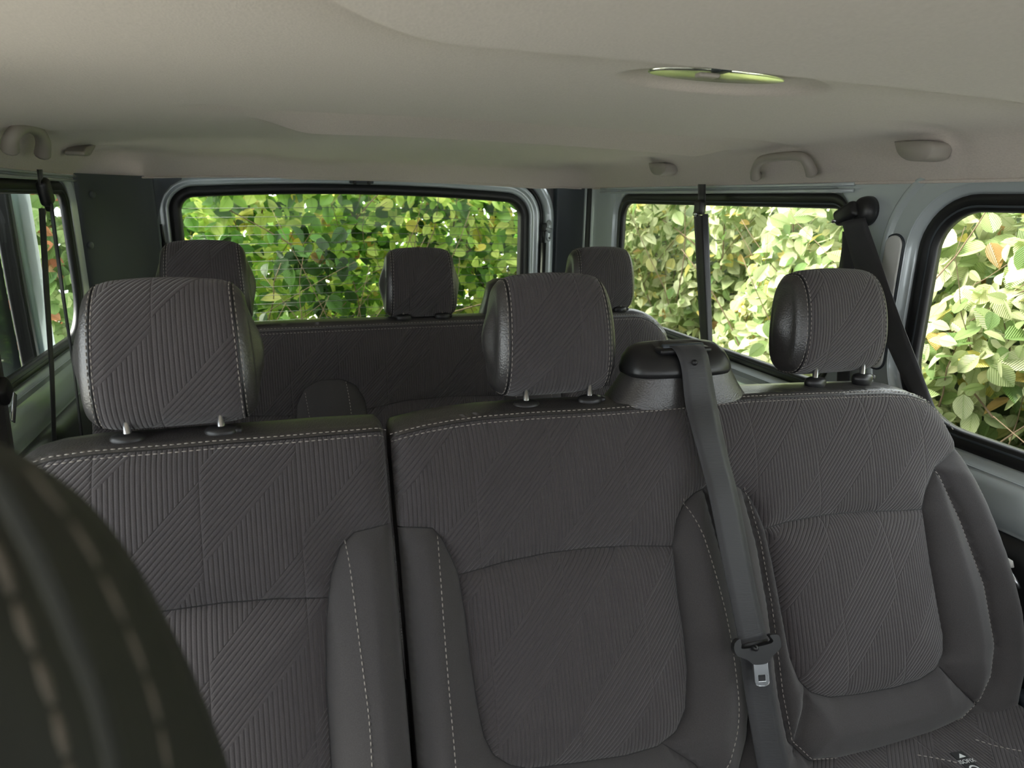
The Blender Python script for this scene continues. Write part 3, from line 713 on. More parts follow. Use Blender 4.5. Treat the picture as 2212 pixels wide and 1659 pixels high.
# ------------------------------------------------------------------ belt over the double seat
bt = thing('seat_belt', 'black seat belt hanging from the tower of the double seat, with metal tongue', 'seat belt', (.53, .8, -.2))
def surf(x, y, h): 
    a, b = P2.px(x, y, h); return P2.p3(np.array([a]), np.array([b]), np.array([h]))[0]
cx, cy = .531, .832
L_ = [(1480, 866, .022), (1495, 930, .030), (1514, 1000, .034), (1532, 1070, .040), (1556, 1190, .044), (1577, 1290, .046), (1597, 1392, .046)]
R_ = [(1546, 858, .022), (1560, 930, .030), (1576, 1000, .034), (1594, 1070, .040), (1617, 1190, .044), (1636, 1290, .046), (1657, 1378, .046)]
Lp = [surf(*p) for p in L_]; Rp = [surf(*p) for p in R_]
startL = [np.array((cx-.026, cy-.012, -.199)), np.array((cx-.025, cy-.024, -.195)), np.array((cx-.022, cy-.036, -.202)), np.array((cx-.0185, cy-.046, -.222))]
startR = [np.array((cx+.024, cy-.012, -.199)), np.array((cx+.024, cy-.024, -.195)), np.array((cx+.026, cy-.036, -.202)), np.array((cx+.0275, cy-.046, -.222))]
LL = smoothpath(startL+Lp, 6); RR = smoothpath(startR+Rp, 6)
def strap(LL, RR, name, parent, th=.0016, m='webbing'):
    V = []; uv = []; Lg = 0; NX = 4
    for i, (a, b) in enumerate(zip(LL, RR)):
        a, b = np.array(a), np.array(b); c = (a+b)/2
        j0, j1 = max(i-1, 0), min(i+1, len(LL)-1)
        d = (np.array(LL[j1])+np.array(RR[j1])-np.array(LL[j0])-np.array(RR[j0])); n = np.cross(b-a, d); n /= np.linalg.norm(n)
        if i: Lg += np.linalg.norm(c-pc)
        pc = c
        for k in range(NX+1):
            V.append(a+(b-a)*k/NX+n*th/2); uv.append((k*.012, Lg))
        for k in range(NX+1):
            V.append(a+(b-a)*(NX-k)/NX-n*th/2); uv.append(((NX-k)*.012, Lg))
    m_ = 2*(NX+1); Fc = []
    for i in range(len(LL)-1):
        for k in range(m_):
            Fc.append((i*m_+k, i*m_+(k+1) % m_, (i+1)*m_+(k+1) % m_, (i+1)*m_+k))
    Fc += [tuple(range(m_))[::-1], tuple((len(LL)-1)*m_+k for k in range(m_))]
    return mesh_ob(name, V, Fc, m, parent, uv)
strap(LL, RR, 'webbing', bt)
strap(smoothpath([surf(1598, 1395, .044), surf(1606, 1470, .030), surf(1620, 1560, .028), surf(1645, 1700, .03)], 6), smoothpath([surf(1658, 1380, .044), surf(1668, 1470, .030), surf(1684, 1560, .028), surf(1715, 1700, .03)], 6), 'lower_webbing', bt)
pb = surf(1491, 806, .03); mesh_ob('stop_button', *button((cx+.002, cy-.0445, -.2145), (0, -1, .35), .0042, ''), 'plastic', bt)
def flatshape(pts, h, th, name, m, parent, holes=(), bev=.0):
    lo = [P2.px(x, y, h) for x, y in pts]; hs = [[P2.px(x, y, h) for x, y in q] for q in holes]
    o = plate([Vector(p) for p in lo], [[Vector(p) for p in q] for q in hs], lambda a, b, d: tuple(P2.p3(np.array([a]), np.array([b]), np.array([h+d]))[0]), th, name, m)
    del o['kind']; put(o, parent)
    if bev:
        md = o.modifiers.new('b', 'BEVEL'); md.width = bev; md.segments = 3; md.limit_method = 'ANGLE'; md.angle_limit = .9
    return o
body = smoothpath([(1580, 1388), (1579, 1400), (1586, 1414), (1606, 1422), (1617, 1430), (1626, 1433), (1646, 1431), (1655, 1424), (1662, 1414), (1677, 1400), (1680, 1388), (1676, 1372), (1668, 1368), (1656, 1371), (1660, 1386), (1600, 1399), (1595, 1390), (1592, 1378), (1583, 1382)], 4)[:-1]
tg_ = flatshape(body, .049, .007, 'tongue_grip', 'plastic', bt, bev=.002)
flatshape([(1618, 1424), (1625, 1434), (1628, 1472), (1632, 1478), (1638, 1481), (1652, 1480), (1658, 1477), (1660, 1472), (1656, 1432), (1662, 1420)], .051, .0022, 'tongue_plate', 'chrome', bt, holes=[[(1636, 1458), (1637, 1471), (1652, 1470), (1651, 1457)]], bev=.0005)
q = surf(1631, 1400, .058); mesh_ob('stop_button', *button(q, (0, -1, .35), .004, ''), 'plastic', bt)

# ------------------------------------------------------------------ back bench
P3p = Plane(1.545, -.280, .22)
s3 = thing('bench_seat', 'charcoal quilted three place bench seat across the back of the van', 'seat', (.29, 1.4, ZFLOOR))
BL, BR = -.388, .962; B3 = -.62
def arc(cx, cy, r, a0, a1, n): return [(cx+r*math.cos(math.radians(a)), cy+r*math.sin(math.radians(a))) for a in np.linspace(a0, a1, n)]
out3 = [(BL, B3), (BL-.01, -.3)]+arc(BL+.07, -.062, .07, 180, 95, 8)+[(.1, .011), (.6, .011)]+arc(BR-.11, -.10, .11, 88, 5, 9)+[(BR+.012, -.3), (BR, B3)]
tl3 = [(BL-.002, -.105)]+arc(BL+.075, -.079, .07, 170, 95, 5)+[(.1, -.006), (.6, -.006)]+arc(BR-.115, -.112, .105, 88, 15, 7)+[(BR+.001, -.09)]
def hump(cxx, top, hw): 
    return [(cxx-hw-.004, B3), (cxx-hw, top-.12), (cxx-hw*.92, top-.05), (cxx-hw*.68, top-.016), (cxx-hw*.3, top-.001), (cxx+hw*.3, top-.001), (cxx+hw*.68, top-.016), (cxx+hw*.92, top-.05), (cxx+hw, top-.12), (cxx+hw+.004, B3)]
hA = hump(.083, -.119, .080); hB = hump(.565, -.119, .078)
tpad = -.183
padsA = [(BL-.005, tpad-.01), (BL+.15, tpad+.004), (hA[1][0]+.0, tpad-.012)]
def xat(h, t, side):
    pts = h[:5] if side < 0 else h[5:]; return split_at(pts, t)
pl3 = [[(BL-.008, tpad-.01), (-.15, tpad), xat(hA, tpad-.012, -1)], [xat(hA, tpad-.01, 1), (.25, tpad+.004), (.36, tpad+.006), xat(hB, tpad-.002, -1)], [xat(hB, tpad-.002, 1), (.75, tpad+.004), (BR+.01, tpad-.005)]]
reg3 = [('top_cover', 'leather', tl3+[(1.4, -.09), (1.4, .05), (-1, .05), (-1, -.105)], .003),
        ('side_bolster', 'fabric', hA, .028), ('side_bolster', 'fabric', hB, .028),
        ('centre_pad', 'quilt', [(-1, tpad-.01)]+pl3[0]+[(hA[0][0]-.0, B3), (-1, B3-.01)], .012),
        ('centre_pad', 'quilt', pl3[1]+[(hB[0][0], B3), (hA[-1][0], B3)], .012),
        ('centre_pad', 'quilt', pl3[2]+[(1.4, tpad), (1.4, B3-.01), (hB[-1][0], B3)], .012)]
hst = lambda c: [[(c-.043, B3), (c-.043, -.32), (c-.048, -.22), (c-.056, -.14)], [(c+.043, B3), (c+.043, -.32), (c+.040, -.20), (c+.034, -.125)]]
stit3 = [[(x, y+.0055) for x, y in tl3[1:-1]], [(x, y-.006) for x, y in tl3[1:-1]]]+hst(.083)+hst(.565)
hf3 = seat_back(s3, P3p, out3, reg3, [tl3, hA, hB]+pl3, stit3, .045, .010, .014, .016)
headrest(s3, onY(446, 612, 1.60), .176, .180, .08, 0, .1, .046, .012, stx=.84)
headrest(s3, onY(906, 611, 1.60), .167, .162, .08, 0, .1, .046, .012, stx=.84)
headrest(s3, onY(1294, 603, 1.60), .172, .162, .08, 0, .1, .046, .012, stx=.84)
# belt tower of the back bench, behind the middle row headrest
p = onY(1050, 665, 1.62)
rings = []
for z, wx, wy in ((-.31, .085, .045), (-.27, .08, .042), (-.235, .070, .038), (-.20, .062, .034), (-.19, .045, .024)):
    rings.append([(.535+math.copysign(abs(math.cos(t))**.62, math.cos(t))*wx, 1.60+math.copysign(abs(math.sin(t))**.62, math.sin(t))*wy, z) for t in np.linspace(0, 2*math.pi, 33)[:-1]])
mesh_ob('belt_tower', *loft(rings, True, False, True), 'leather', s3, label='dark hump behind the quilted backrest')
# cushions
def cushion(root, x0, x1, yf, yb, z, th, stitch=True):
    rot = Matrix.Rotation(.12, 3, 'X').inverted()
    cc = ((x0+x1)/2, (yf+yb)/2, z-th/2)
    bm = bmesh.new(); bmesh.ops.create_grid(bm, x_segments=40, y_segments=30, size=.5)
    V = []; Fc = []
    for v in bm.verts:
        x, y = v.co.x*2, v.co.y*2
        d = min(1-abs(x), 1-abs(y)); r = .1
        h = -(1-math.sqrt(max(0, 1-max(0, (r-d)/r)**2)))*.03+.02*min(1, abs(x)**6)-.01*y
        V.append((cc[0]+x*(x1-x0)/2, cc[1]+y*(yb-yf)/2, z+h))
    bm.verts.index_update(); Fc = [[v.index for v in f.verts] for f in bm.faces]; bm.free()
    uv = [(v[0], v[1]) for v in V]
    mesh_ob('cushion', V, Fc, 'quilt', root, uv)
    mesh_ob('cushion_side', *rbox((cc[0], cc[1], z-.03-th/2), (x1-x0-.002, yb-yf-.002, th), .02), 'fabric', root)
    mesh_ob('seat_base', *rbox((cc[0], cc[1], (z-th+ZFLOOR)/2), ((x1-x0)*.8, (yb-yf)*.75, z-th-ZFLOOR), .01), 'plastic', root)
ZC = -.745
cushion(s1, Ls+.01, Rs-.004, .12, .64, ZC, .12)
cushion(s2, L2+.004, 1.06, .12, .64, ZC, .12)
cushion(s3, BL+.01, BR-.005, .95, 1.46, ZC, .12)
for q in ([(1985, 1618), (2060, 1632), (2150, 1658), (2212, 1680)], [(2110, 1585), (2160, 1600), (2212, 1610)]):
    pts = [onZ(x, y, ZC+.022) for x, y in q]; pts = [(a, b, ZC+.012+.0) for a, b, _ in pts]
    mesh_ob('stitching', *dashes(smoothpath(pts, 6), .0008), 'thread', s2, label='cream stitched thread')
# woven label on the cushion
lab = thing('fabric_label', 'small black label with white child seat anchor symbol on the right seat cushion', 'label', tuple(onZ(2085, 1640, ZC+.01)))
c4 = [onZ(x, y, ZC+.015) for x, y in ((2052, 1626), (2076, 1622), (2135, 1672), (2105, 1676))]
mesh_ob('label_cloth', [tuple(p) for p in c4]+[tuple(p-np.array((0, 0, .0012))) for p in c4], [(0, 1, 2, 3), (7, 6, 5, 4), (0, 4, 5, 1), (1, 5, 6, 2), (2, 6, 7, 3), (3, 7, 4, 0)], 'label', lab, smooth=False)
A, B, Cc, D = [Vector(p) for p in c4]; ex = (B-A); ey = (D-A)
def lp_(u, v): return A+ex*u+ey*v+Vector((0, 0, .0006))
mesh_ob('triangle_mark', [lp_(.25, .28), lp_(.62, .10), lp_(.88, .26)], [(0, 1, 2)], 'white', lab, smooth=False)
def ringm(cu, cv, r0, r1, n=20):
    V = []; 
    for t in np.linspace(0, 2*math.pi, n+1)[:-1]: V += [lp_(cu+r0*math.cos(t), cv+r0*.45*math.sin(t)), lp_(cu+r1*math.cos(t), cv+r1*.45*math.sin(t))]
    return V, [(2*i, 2*i+1, (2*i+3) % (2*n), (2*i+2) % (2*n)) for i in range(n)]
mesh_ob('circle_mark', *ringm(.55, .80, .30, .42), 'white', lab, smooth=False)
fc = bpy.data.curves.new('label_text', 'FONT'); fc.body = 'ISOFIX'; fc.size = .0085; fc.extrude = .0001; fc.align_x = 'CENTER'; fc.align_y = 'CENTER'
ft = bpy.data.objects.new('label_text', fc); COL.objects.link(ft); fc.materials.append(MT['white']); bpy.context.view_layer.update()
me_ = bpy.data.meshes.new_from_object(ft.evaluated_get(bpy.context.evaluated_depsgraph_get())); bpy.data.objects.remove(ft)
fo = bpy.data.objects.new('label_text', me_); COL.objects.link(fo)
zax = ex.cross(ey).normalized(); zax = zax if zax.z > 0 else -zax; xx = ex.normalized(); yy = zax.cross(xx)
fo.matrix_world = Matrix(((xx.x, yy.x, zax.x, lp_(.55, .45).x), (xx.y, yy.y, zax.y, lp_(.55, .45).y), (xx.z, yy.z, zax.z, lp_(.55, .45).z+.0004), (0, 0, 0, 1)))
mw = fo.matrix_world.copy(); fo.parent = lab; fo.matrix_parent_inverse = Matrix.Translation(-Vector(lab.location)); fo.matrix_basis = mw

# ------------------------------------------------------------------ front seat edge, very close on the left
fs = thing('front_seat', 'dark out of focus front seat back filling the lower left corner', 'seat', (-.30, .16, ZFLOOR))
def front_seat():
    outer = [onY(x, y, .185) for x, y in ((-420, 880), (-250, 905), (-100, 940), (0, 988), (110, 1055), (200, 1132), (280, 1235), (345, 1345), (400, 1450), (445, 1550), (490, 1665), (540, 1830), (590, 2100), (640, 2500))]
    O = smoothpath([(p[0], p[2]) for p in outer], 5); cen = np.array([-.33, -.35]); rings = []
    for sc, y in ((.80, .118), (.90, .119), (.955, .128), (.985, .150), (1, .18), (.99, .20), (.96, .215), (.90, .225), (.80, .228)):
        rings.append([(cen[0]+(p[0]-cen[0])*sc, y, cen[1]+(p[1]-cen[1])*sc) for p in O])
    V, Fc = loft([[tuple(q) for q in r] for r in rings], False)
    n = len(O); 
    for base in (0, (len(rings)-1)*n):
        V.append((cen[0], rings[0][0][1] if base == 0 else rings[-1][0][1], cen[1])); k = len(V)-1
        Fc += [(base+i, base+i+1, k) for i in range(n-1)]
    o = mesh_ob('backrest', V, Fc, 'dark_vinyl', fs)
    for pts, r in ((((-60, 1040), (0, 1205), (60, 1370), (112, 1510), (150, 1659), (180, 1800)), .0009), (((60, 1010), (170, 1150), (245, 1290), (305, 1430), (345, 1560), (375, 1720)), .0004)):
        path = smoothpath([tuple(onY(x, y, .1175)) for x, y in pts], 6)
        mesh_ob('stitching', *dashes(path, r, .009, .002), 'dull_thread', o, label='thick light stitched thread')
    path = smoothpath([tuple(onY(x, y, .1172)) for x, y in ((-20, 1010), (75, 1180), (150, 1350), (215, 1520), (255, 1680), (280, 1800))], 6)
    mesh_ob('piping', *tube(path, .0018, 8), 'dark_vinyl', o)
front_seat()

# ------------------------------------------------------------------ hanging belts
def belt(name_label, pts_l, pts_r, root, nm='webbing'): return strap(smoothpath(pts_l, 5), smoothpath(pts_r, 5), nm, root)
# rear right, hanging in front of the rear side window
hb = thing('hanging_belt', 'black seat belt hanging down across the rear right side window', 'seat belt', (1.10, 1.66, .04))
xb = 1.115
strap([tuple(onX(1508, 398, xb)), tuple(onX(1508, 445, xb))], [tuple(onX(1524, 398, xb)), tuple(onX(1524, 445, xb))], 'upper_strap', hb)
strap([tuple(onX(1499, 465, xb)), tuple(onX(1506, 600, xb)), tuple(onX(1516, 780, xb)), tuple(onX(1519, 860, xb))], [tuple(onX(1518, 465, xb-.01)), tuple(onX(1524, 600, xb-.01)), tuple(onX(1532, 780, xb-.01)), tuple(onX(1534, 860, xb-.01))], 'webbing', hb)
strap([tuple(onX(1517, 462, xb+.005)), tuple(onX(1523, 600, xb+.005)), tuple(onX(1531, 780, xb+.005)), tuple(onX(1533, 860, xb))], [tuple(onX(1530, 462, xb+.02)), tuple(onX(1535, 600, xb+.02)), tuple(onX(1540, 780, xb+.02)), tuple(onX(1542, 860, xb+.02))], 'return_webbing', hb)
c = onX(1512, 448, xb-.004); mesh_ob('belt_guide', *rbox(c, (.022, .038, .040), .009, 4), 'plastic', hb)
c = onX(1505, 462, xb-.006); mesh_ob('guide_pin', *rbox(c, (.018, .020, .014), .006, 4), 'chrome', hb, label='small shiny pin')
# rear left, two strands
hl = thing('hanging_belt', 'black seat belt hanging in two strands across the rear left side window', 'seat belt', (-.5, 1.85, .04))
xb = -.505
strap([tuple(onX(80, 366, xb)), tuple(onX(84, 400, xb))], [tuple(onX(91, 366, xb)), tuple(onX(95, 400, xb))], 'upper_strap', hl)
strap([tuple(onX(84, 450, xb)), tuple(onX(94, 620, xb)), tuple(onX(107, 800, xb)), tuple(onX(114, 990, xb))], [tuple(onX(97, 450, xb+.006)), tuple(onX(106, 620, xb+.006)), tuple(onX(117, 800, xb+.006)), tuple(onX(123, 990, xb+.006))], 'webbing', hl)
strap([tuple(onX(106, 440, xb)), tuple(onX(130, 620, xb)), tuple(onX(158, 800, xb)), tuple(onX(180, 1000, xb))], [tuple(onX(114, 440, xb+.02)), tuple(onX(137, 620, xb+.02)), tuple(onX(162, 800, xb+.02)), tuple(onX(186, 1000, xb+.02))], 'return_webbing', hl)
rot = Matrix.Rotation(.35, 3, 'X')
mesh_ob('belt_guide', *rbox(onX(98, 415, xb), (.025, .040, .060), .010, 4, rot), 'plastic', hl)
mesh_ob('guide_pin', *rbox(onX(106, 447, xb), (.016, .018, .020), .006, 4, rot), 'plastic', hl)
# right pillar belt
rp = thing('shoulder_belt', 'black shoulder belt running down from its anchor on the right pillar', 'seat belt', tuple(onX(1848, 450, 1.13)))
ac = onX(1872, 456, 1.148)
def ell(c, ry, rz, xs_, rot=0):
    rings = []
    for dx, k in xs_:
        rings.append([(c[0]+dx, c[1]+ry*k*math.cos(t), c[2]+rz*k*math.sin(t)) for t in np.linspace(0, 2*math.pi, 29)[:-1]])
    return loft(rings, True, True, True)
mesh_ob('anchor_cover', *ell(ac, .026, .030, ((.006, 1), (-.004, 1), (-.014, .92), (-.020, .75), (-.023, .45))), 'plastic', rp)
mesh_ob('anchor_loop', *rbox((ac[0]-.026, ac[1]+.026, ac[2]-.006), (.022, .058, .034), .009, 4, Matrix.Rotation(-.5, 3, 'X')), 'plastic', rp)
mesh_ob('loop_pin', *rbox((ac[0]-.036, ac[1]+.046, ac[2]-.022), (.010, .012, .008), .004, 3, Matrix.Rotation(-.4, 3, 'X')), 'chrome', rp)
strap(smoothpath([onX(1818, 478, 1.115), onX(1850, 590, 1.115), onX(1905, 720, 1.11), onX(1955, 830, 1.10), onX(2000, 920, 1.09), onX(2060, 1050, 1.08)], 5), smoothpath([onX(1868, 470, 1.125), onX(1890, 530, 1.125), onX(1935, 660, 1.12), onX(1985, 790, 1.115), onX(2030, 905, 1.11), onX(2090, 1050, 1.10)], 5), 'webbing', rp)
strap(smoothpath([onX(1820, 500, 1.135), onX(1818, 560, 1.135), onX(1812, 700, 1.135), onX(1806, 900, 1.135)], 5), smoothpath([onX(1848, 500, 1.14), onX(1846, 560, 1.14), onX(1840, 700, 1.14), onX(1832, 900, 1.14)], 5), 'return_webbing', rp)
# left wall belt with chrome tongue, partly in frame
lb = thing('shoulder_belt', 'black seat belt with a chrome tongue hanging at the left edge beside the window', 'seat belt', tuple(onX(0, 880, -.5)))
xb = -.47
strap(smoothpath([onX(-60, 500, xb), onX(-45, 700, xb), onX(-30, 840, xb), onX(-14, 1000, xb)], 5), smoothpath([onX(-35, 500, xb+.01), onX(-10, 700, xb+.01), onX(10, 830, xb+.01), onX(34, 1000, xb+.01)], 5), 'webbing', lb)
mesh_ob('tongue_grip', *rbox(onX(8, 845, xb+.012), (.018, .042, .038), .010, 4, Matrix.Rotation(.6, 3, 'X')), 'plastic', lb)
a, b = onX(18, 862, xb+.014), onX(42, 898, xb+.014)
mesh_ob('tongue_plate', *rbox((a+b)/2, (.003, .014, np.linalg.norm(b-a)), .0012, 2, Matrix.Rotation(-.62, 3, 'X')), 'chrome', lb)
# chrome tongue at far right by the seat
rt = thing('belt_tongue', 'chrome belt tongue glinting between the right seat and the dark lining', 'belt tongue', tuple(onX(2190, 1245, 1.10)))
a, b = onX(2178, 1228, 1.10), onX(2202, 1272, 1.10)
mesh_ob('tongue_plate', *tube([a, (a+b)/2, b], [.0035, .0045, .003], 6), 'chrome', rt)
mesh_ob('tongue_grip', *tube([onX(2160, 1200, 1.10), onX(2182, 1215, 1.10), onX(2183, 1225, 1.10)], [.004, .005, .005], 8), 'pale', rt)
# dark belt buckle at the bottom right
bk = thing('belt_buckle', 'grey plastic belt buckle stalk at the right edge beside the seat', 'belt buckle', tuple(onX(2200, 1540, 1.08)))
mesh_ob('buckle_body', *rbox(onX(2206, 1530, 1.09), (.03, .03, .06), .010, 4), 'trim', bk)
mesh_ob('buckle_stalk', *tube([onX(2206, 1560, 1.09), onX(2206, 1640, 1.09)], .012, 10), 'plastic', bk)

# ------------------------------------------------------------------ grab handles and caps
def handle(label, pts, xo, caps, r=.0105, tdir=-1):
    root = thing('grab_handle', label, 'handle', pts[len(pts)//2], 'roof grab handles')
    P = smoothpath(pts, 6); n = len(P); rr = [r*(1.25-.35*math.sin(math.pi*i/(n-1))) for i in range(n)]
    V, Fc = tube(P, rr, 12); mesh_ob('grip', V, Fc, 'beige', root)
    for cpt in caps: mesh_ob('mount', *rbox(cpt, (.016, .026, .020), .008, 4), 'beige', root)
xh = 1.100
hp = [onX(1633, 384, xh+.012), onX(1632, 368, xh), onX(1645, 346, xh-.010), (onX(1690, 338, xh-.014)), onX(1728, 338, xh-.012), onX(1745, 352, xh-.004), onX(1754, 376, xh+.012)]
handle('warm grey grab handle on the roof edge above the rear right window', [tuple(p) for p in hp], xh, [tuple(onX(1636, 380, xh+.020)), tuple(onX(1752, 374, xh+.020))])
xh = -.488
hp = [onX(22, 322, xh-.014), onX(24, 300, xh-.004), onX(38, 281, xh+.006), onX(60, 274, xh+.012), onX(82, 284, xh+.012), onX(93, 305, xh+.004), onX(92, 332, xh-.010)]
handle('warm grey grab handle on the roof edge above the left side windows', [tuple(p) for p in hp], xh, [tuple(onX(28, 322, xh-.022)), tuple(onX(92, 334, xh-.018))], .0135)
def capm(label, pxs, xh, sgn, name='cover_cap'):
    P = [onX(x, y, xh) for x, y in pxs]; P = smoothpath([tuple(p) for p in P]+[tuple(P[0])], 5)[:-1]; cen = np.mean(P, axis=0)
    r0 = [tuple(p+np.array((sgn*.04, 0, 0))) for p in P]; r1 = [tuple(p) for p in P]
    r2 = [tuple(cen+(p-cen)*.9-np.array((sgn*.004, 0, 0))) for p in P]
    o = mesh_ob(name, *loft([r0, r1, r2], True, False, True), 'beige'); tag(o, label, 'cap', 'blank caps in the headliner edge')
capm('large smooth plastic cap in the roof edge above the near right window', [(1932, 306), (2013, 305), (2016, 330), (1998, 346), (1962, 347), (1940, 332)], 1.083, 1)
capm('small smooth plastic cap in the roof edge near the right rear corner', [(1402, 352), (1438, 353), (1438, 368), (1428, 378), (1413, 377), (1405, 366)], 1.085, 1)
capm('small smooth plastic cap in the roof edge at the left rear', [(178, 328), (186, 317), (204, 312), (196, 330), (190, 337), (180, 336)], -.478, -1)
capm('dark half round slot in the headliner at the upper right', [(2045, 151), (2080, 153), (2112, 158), (2092, 164), (2062, 161)], 0.0, 0) if False else None

# ------------------------------------------------------------------ roof lamp in its dish
rl = thing('roof_lamp', 'flat oval roof lamp with a pale lens and a small grey catch', 'lamp', (.508, .76, .15))
MT['lens'] = mat('ribbed clear lens', (.78, .82, .66), .16, metal=.9)
tc = N(MT['lens'], 'ShaderNodeTexCoord'); wv = N(MT['lens'], 'ShaderNodeTexWave'); wv.inputs['Scale'].default_value = 60; wv.inputs['Distortion'].default_value = 4
L(MT['lens'], tc.outputs['Object'], wv.inputs[0]); b_ = N(MT['lens'], 'ShaderNodeBump'); b_.inputs['Strength'].default_value = .05; b_.inputs['Distance'].default_value = .0006; L(MT['lens'], wv.outputs['Fac'], b_.inputs['Height']); L(MT['lens'], b_.outputs[0], BS(MT['lens']).inputs['Normal'])
LX, LY, LZ = .515, .765, .1455
def lell(rx, ry, dz, tilt=.0): return [(LX+rx*math.cos(t), LY+ry*math.sin(t), LZ+dz+tilt*ry*math.sin(t)*4) for t in np.linspace(0, 2*math.pi, 49)[:-1]]
mesh_ob('lens', *loft([lell(.094, .032, .004), lell(.094, .032, .0012), lell(.092, .031, .001)], True, False, True), 'lens', rl)
c = onZ(1548, 152, .142); mesh_ob('catch', *rbox((c[0], c[1]-.01, .142), (.016, .02, .008), .002), 'trim', rl)
c = onZ(1535, 163, .135); mesh_ob('catch_lever', *rbox((c[0]-.004, c[1], .1345), (.026, .012, .005), .002), 'beige', rl)
sl = thing('headliner_slot', 'small dark half round slot in the headliner at the upper right', 'slot', tuple(onZ(2080, 156, .135)))
c = onZ(2080, 157, .135); mesh_ob('slot_cover', *rbox((c[0], c[1], .1385), (.040, .012, .006), .0025), 'beige', sl)

# ------------------------------------------------------------------ open sliding door seen through the left window
sd = thing('sliding_door', 'pale blue sliding door pushed back outside the left window', 'door', (-.66, 1.2, -.9))
def dpost(y0, y1, x0, x1, nm, m, r=.03):
    rings = []
    for z in np.linspace(-1.05, .10, 14):
        rings.append([(a[0], a[1]+.05*max(0, -.25-z), z) for a in rrect(x0, x1, y0, y1, r, 6)])
    mesh_ob(nm, *loft(rings, True, True, True), m, sd)
dpost(2.125, 2.27, -.70, -.645, 'door_skin', 'paint_out', .026)
dpost(2.095, 2.127, -.69, -.65, 'door_seal', 'rubber', .008)
dpost(1.2, 2.09, -.705, -.685, 'door_panel', 'trim', .008)

# ------------------------------------------------------------------ outside: ground and hedges
g = struct(mesh_ob('ground', [(-8, -6, -1.5), (10, -6, -1.5), (10, 12, -1.5), (-8, 12, -1.5)], [(0, 1, 2, 3)], 'ground'), 'ground outside the van, paled to bounce light inside')
def leaves(n, org, eu, ev, en, U, Vv, depth, size, seed, m, name, parent, face=.75, shade=None):
    """n folded, toothed leaves scattered through a hedge volume; en points toward the van"""
    rg = np.random.default_rng(seed)
    org, eu, ev, en = [np.array(a, float) for a in (org, eu, ev, en)]
    # leaf template: (x across, y along, z fold)
    ys = np.array([0, .10, .27, .47, .68, .86, 1.0]); ws = np.array([.0, .22, .33, .34, .27, .13, 0])
    T = []; UVt = []
    for y, wd in zip(ys, ws):
        for s in (-1, 0, 1):
            T.append((s*wd*(1+.0*s), y-.5, abs(s)*wd*.35+.10*(y-.5)**2*-1)); UVt.append((s*wd*2, y))
    T = np.array(T); UVt = np.array(UVt); nt = len(T)
    Ft = []
    for i in range(len(ys)-1):
        for s in range(2): Ft.append((i*3+s, i*3+s+1, i*3+s+4, i*3+s+3))
    Ft = np.array(Ft)
    u = rg.uniform(*U, n); v = rg.uniform(*Vv, n)
    wob = .10*np.sin(u*4.1+seed)+.08*np.sin(v*5.3+u*2.2)+.06*np.sin(u*11+v*7)
    dp = rg.beta(1.1, 1.6, n)*depth
    P = org+np.outer(u, eu)+np.outer(v, ev)+np.outer(wob-dp, en)
    # normals: between 'toward the van', up, and random
    nr = rg.normal(size=(n, 3)); nr /= np.linalg.norm(nr, axis=1)[:, None]
    nn = face*en+np.array((0, 0, .45))+nr*.75; nn /= np.linalg.norm(nn, axis=1)[:, None]
    dd = np.array((0, 0, -1.))*.7+rg.normal(size=(n, 3))*.8; dd -= (dd*nn).sum(1)[:, None]*nn; dd /= np.linalg.norm(dd, axis=1)[:, None]
    ss = np.cross(dd, nn); sz = size*rg.uniform(.6, 1.2, n); asp = rg.uniform(.8, 1.15, n)
    V = P[:, None]+(T[None, :, 0:1]*ss[:, None]*asp[:, None, None]+T[None, :, 1:2]*dd[:, None]+T[None, :, 2:3]*nn[:, None]*rg.uniform(.3, 1.6, n)[:, None, None])*sz[:, None, None]
    V = V.reshape(-1, 3); Fc = (Ft[None]+(np.arange(n)*nt)[:, None, None]).reshape(-1, 4)
    me = bpy.data.meshes.new(name); me.vertices.add(len(V)); me.vertices.foreach_set('co', V.ravel())
    me.loops.add(len(Fc)*4); me.loops.foreach_set('vertex_index', Fc.ravel()); me.polygons.add(len(Fc))
    me.polygons.foreach_set('loop_start', np.arange(len(Fc))*4); me.polygons.foreach_set('loop_total', np.full(len(Fc), 4)); me.update(calc_edges=True)
    me.polygons.foreach_set('use_smooth', np.ones(len(Fc), bool))
    ul = me.uv_layers.new(name='UVMap'); ul.data.foreach_set('uv', np.tile(UVt, (n, 1))[Fc.ravel()].ravel())
    tint = rg.uniform(0, 1, n)**1.0
    at = me.attributes.new('tint', 'FLOAT', 'POINT'); at.data.foreach_set('value', np.repeat(tint, nt))
    me.materials.append(MT[m]); o = bpy.data.objects.new(name, me); COL.objects.link(o); put(o, parent); return o
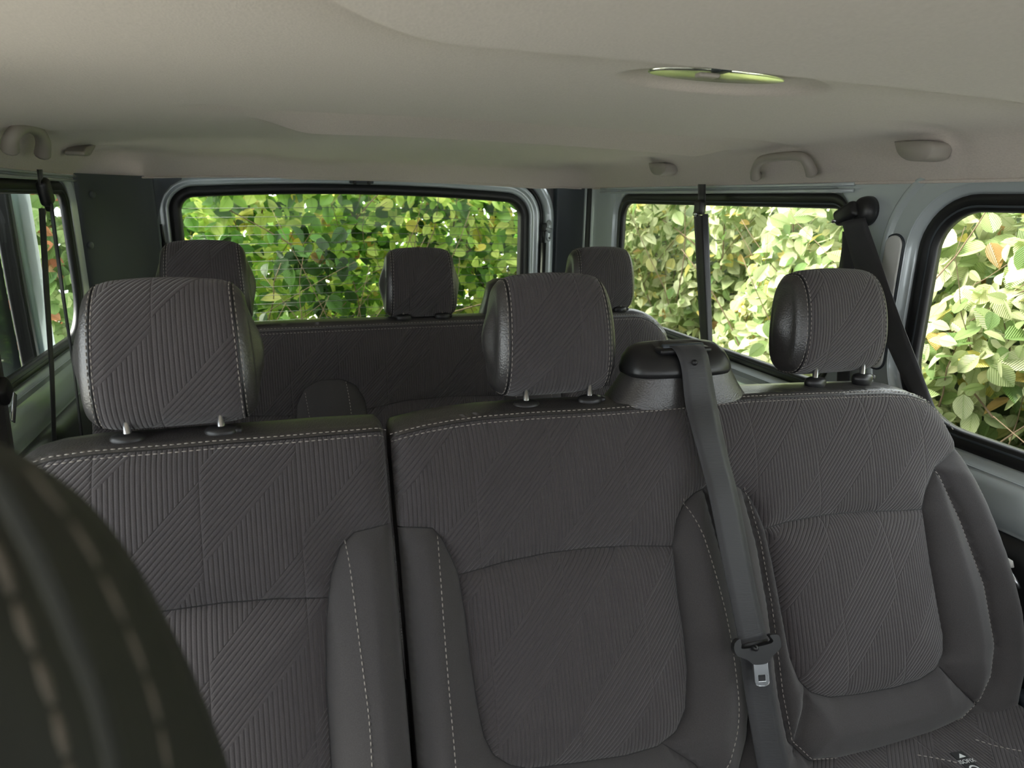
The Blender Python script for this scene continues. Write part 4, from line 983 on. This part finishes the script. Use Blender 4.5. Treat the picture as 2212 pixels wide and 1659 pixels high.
def twigs(n, org, eu, ev, en, U, Vv, depth, seed, parent):
    rg = np.random.default_rng(seed); parts = []; org, eu, ev, en = [np.array(a, float) for a in (org, eu, ev, en)]
    for i in range(n):
        u, v = rg.uniform(*U), Vv[0]+rg.uniform(0, .9)*(Vv[1]-Vv[0]); p = org+eu*u+ev*v-en*rg.uniform(0, depth*.5); d = ev*rg.uniform(.3, .9)+eu*rg.normal()*.45+en*rg.normal()*.12
        path = [p]; 
        for k in range(5): d = d+(eu*rg.normal()+en*rg.normal()*.5)*.12; path.append(path[-1]+d*.16)
        r = rg.uniform(.0018, .0045); parts.append(tube([tuple(q) for q in path], [r*(1-k*.13) for k in range(6)], 5))
    mesh_ob('branches', *joinm(parts), 'bark', parent)
hr = thing('hedge', 'pale leafy hedge seen through the right side windows', 'hedge', (2.3, 1.8, -1.5))
args = ((2.05, 0, 0), (0, 1, 0), (0, 0, 1), (-1, 0, 0))
leaves(18000, *args, (-.2, 5.4), (-1.3, .16), .5, .082, 11, 'leaf_side', 'leaves', hr)
twigs(150, *args, (-.2, 5.2), (-1.3, .0), .4, 12, hr)
mesh_ob('hedge_core', *rbox((2.75, 2.4, -.75), (.3, 6, 1.5), 0), 'hedge_shade', hr)  # dark box standing in for the shade deep among the leaves
hb_ = thing('hedge', 'green hedge with long twigs behind the rear window', 'hedge', (.6, 3.7, -1.5))
args = ((0, 3.45, 0), (1, 0, 0), (0, 0, 1), (0, -1, 0))
leaves(11000, *args, (-.52, 1.66), (-1.4, .24), .7, .080, 21, 'leaf_rear', 'leaves', hb_)
twigs(110, *args, (-.45, 1.6), (-1.3, .0), .3, 22, hb_)
hl_ = thing('hedge', 'hedge with orange red leaves seen through the left side window', 'hedge', (-1.5, 3.1, -1.5))
args = ((0, 3.05, 0), (1, 0, 0), (0, 0, 1), (0, -1, 0))
leaves(6500, *args, (-2.2, -.70), (-1.3, .22), .35, .082, 31, 'leaf_left', 'leaves', hl_)
twigs(60, *args, (-2.2, -.75), (-1.3, .0), .2, 32, hl_)

MT['leaf_near'] = leaf_mat('hedge leaf coloured dark as shade', [(0, (.015, .04, .01)), (.5, (.04, .10, .02)), (.85, (.10, .22, .04)), (.95, (.25, .28, .06)), (1, (.25, .12, .05))], .35, .4)  # shade on the nearest leaves is put into their colour
hn = thing('shrub', 'shrub with leaves coloured dark as shade, low behind the left half of the rear window', 'shrub', (-.1, 3.0, -1.5))
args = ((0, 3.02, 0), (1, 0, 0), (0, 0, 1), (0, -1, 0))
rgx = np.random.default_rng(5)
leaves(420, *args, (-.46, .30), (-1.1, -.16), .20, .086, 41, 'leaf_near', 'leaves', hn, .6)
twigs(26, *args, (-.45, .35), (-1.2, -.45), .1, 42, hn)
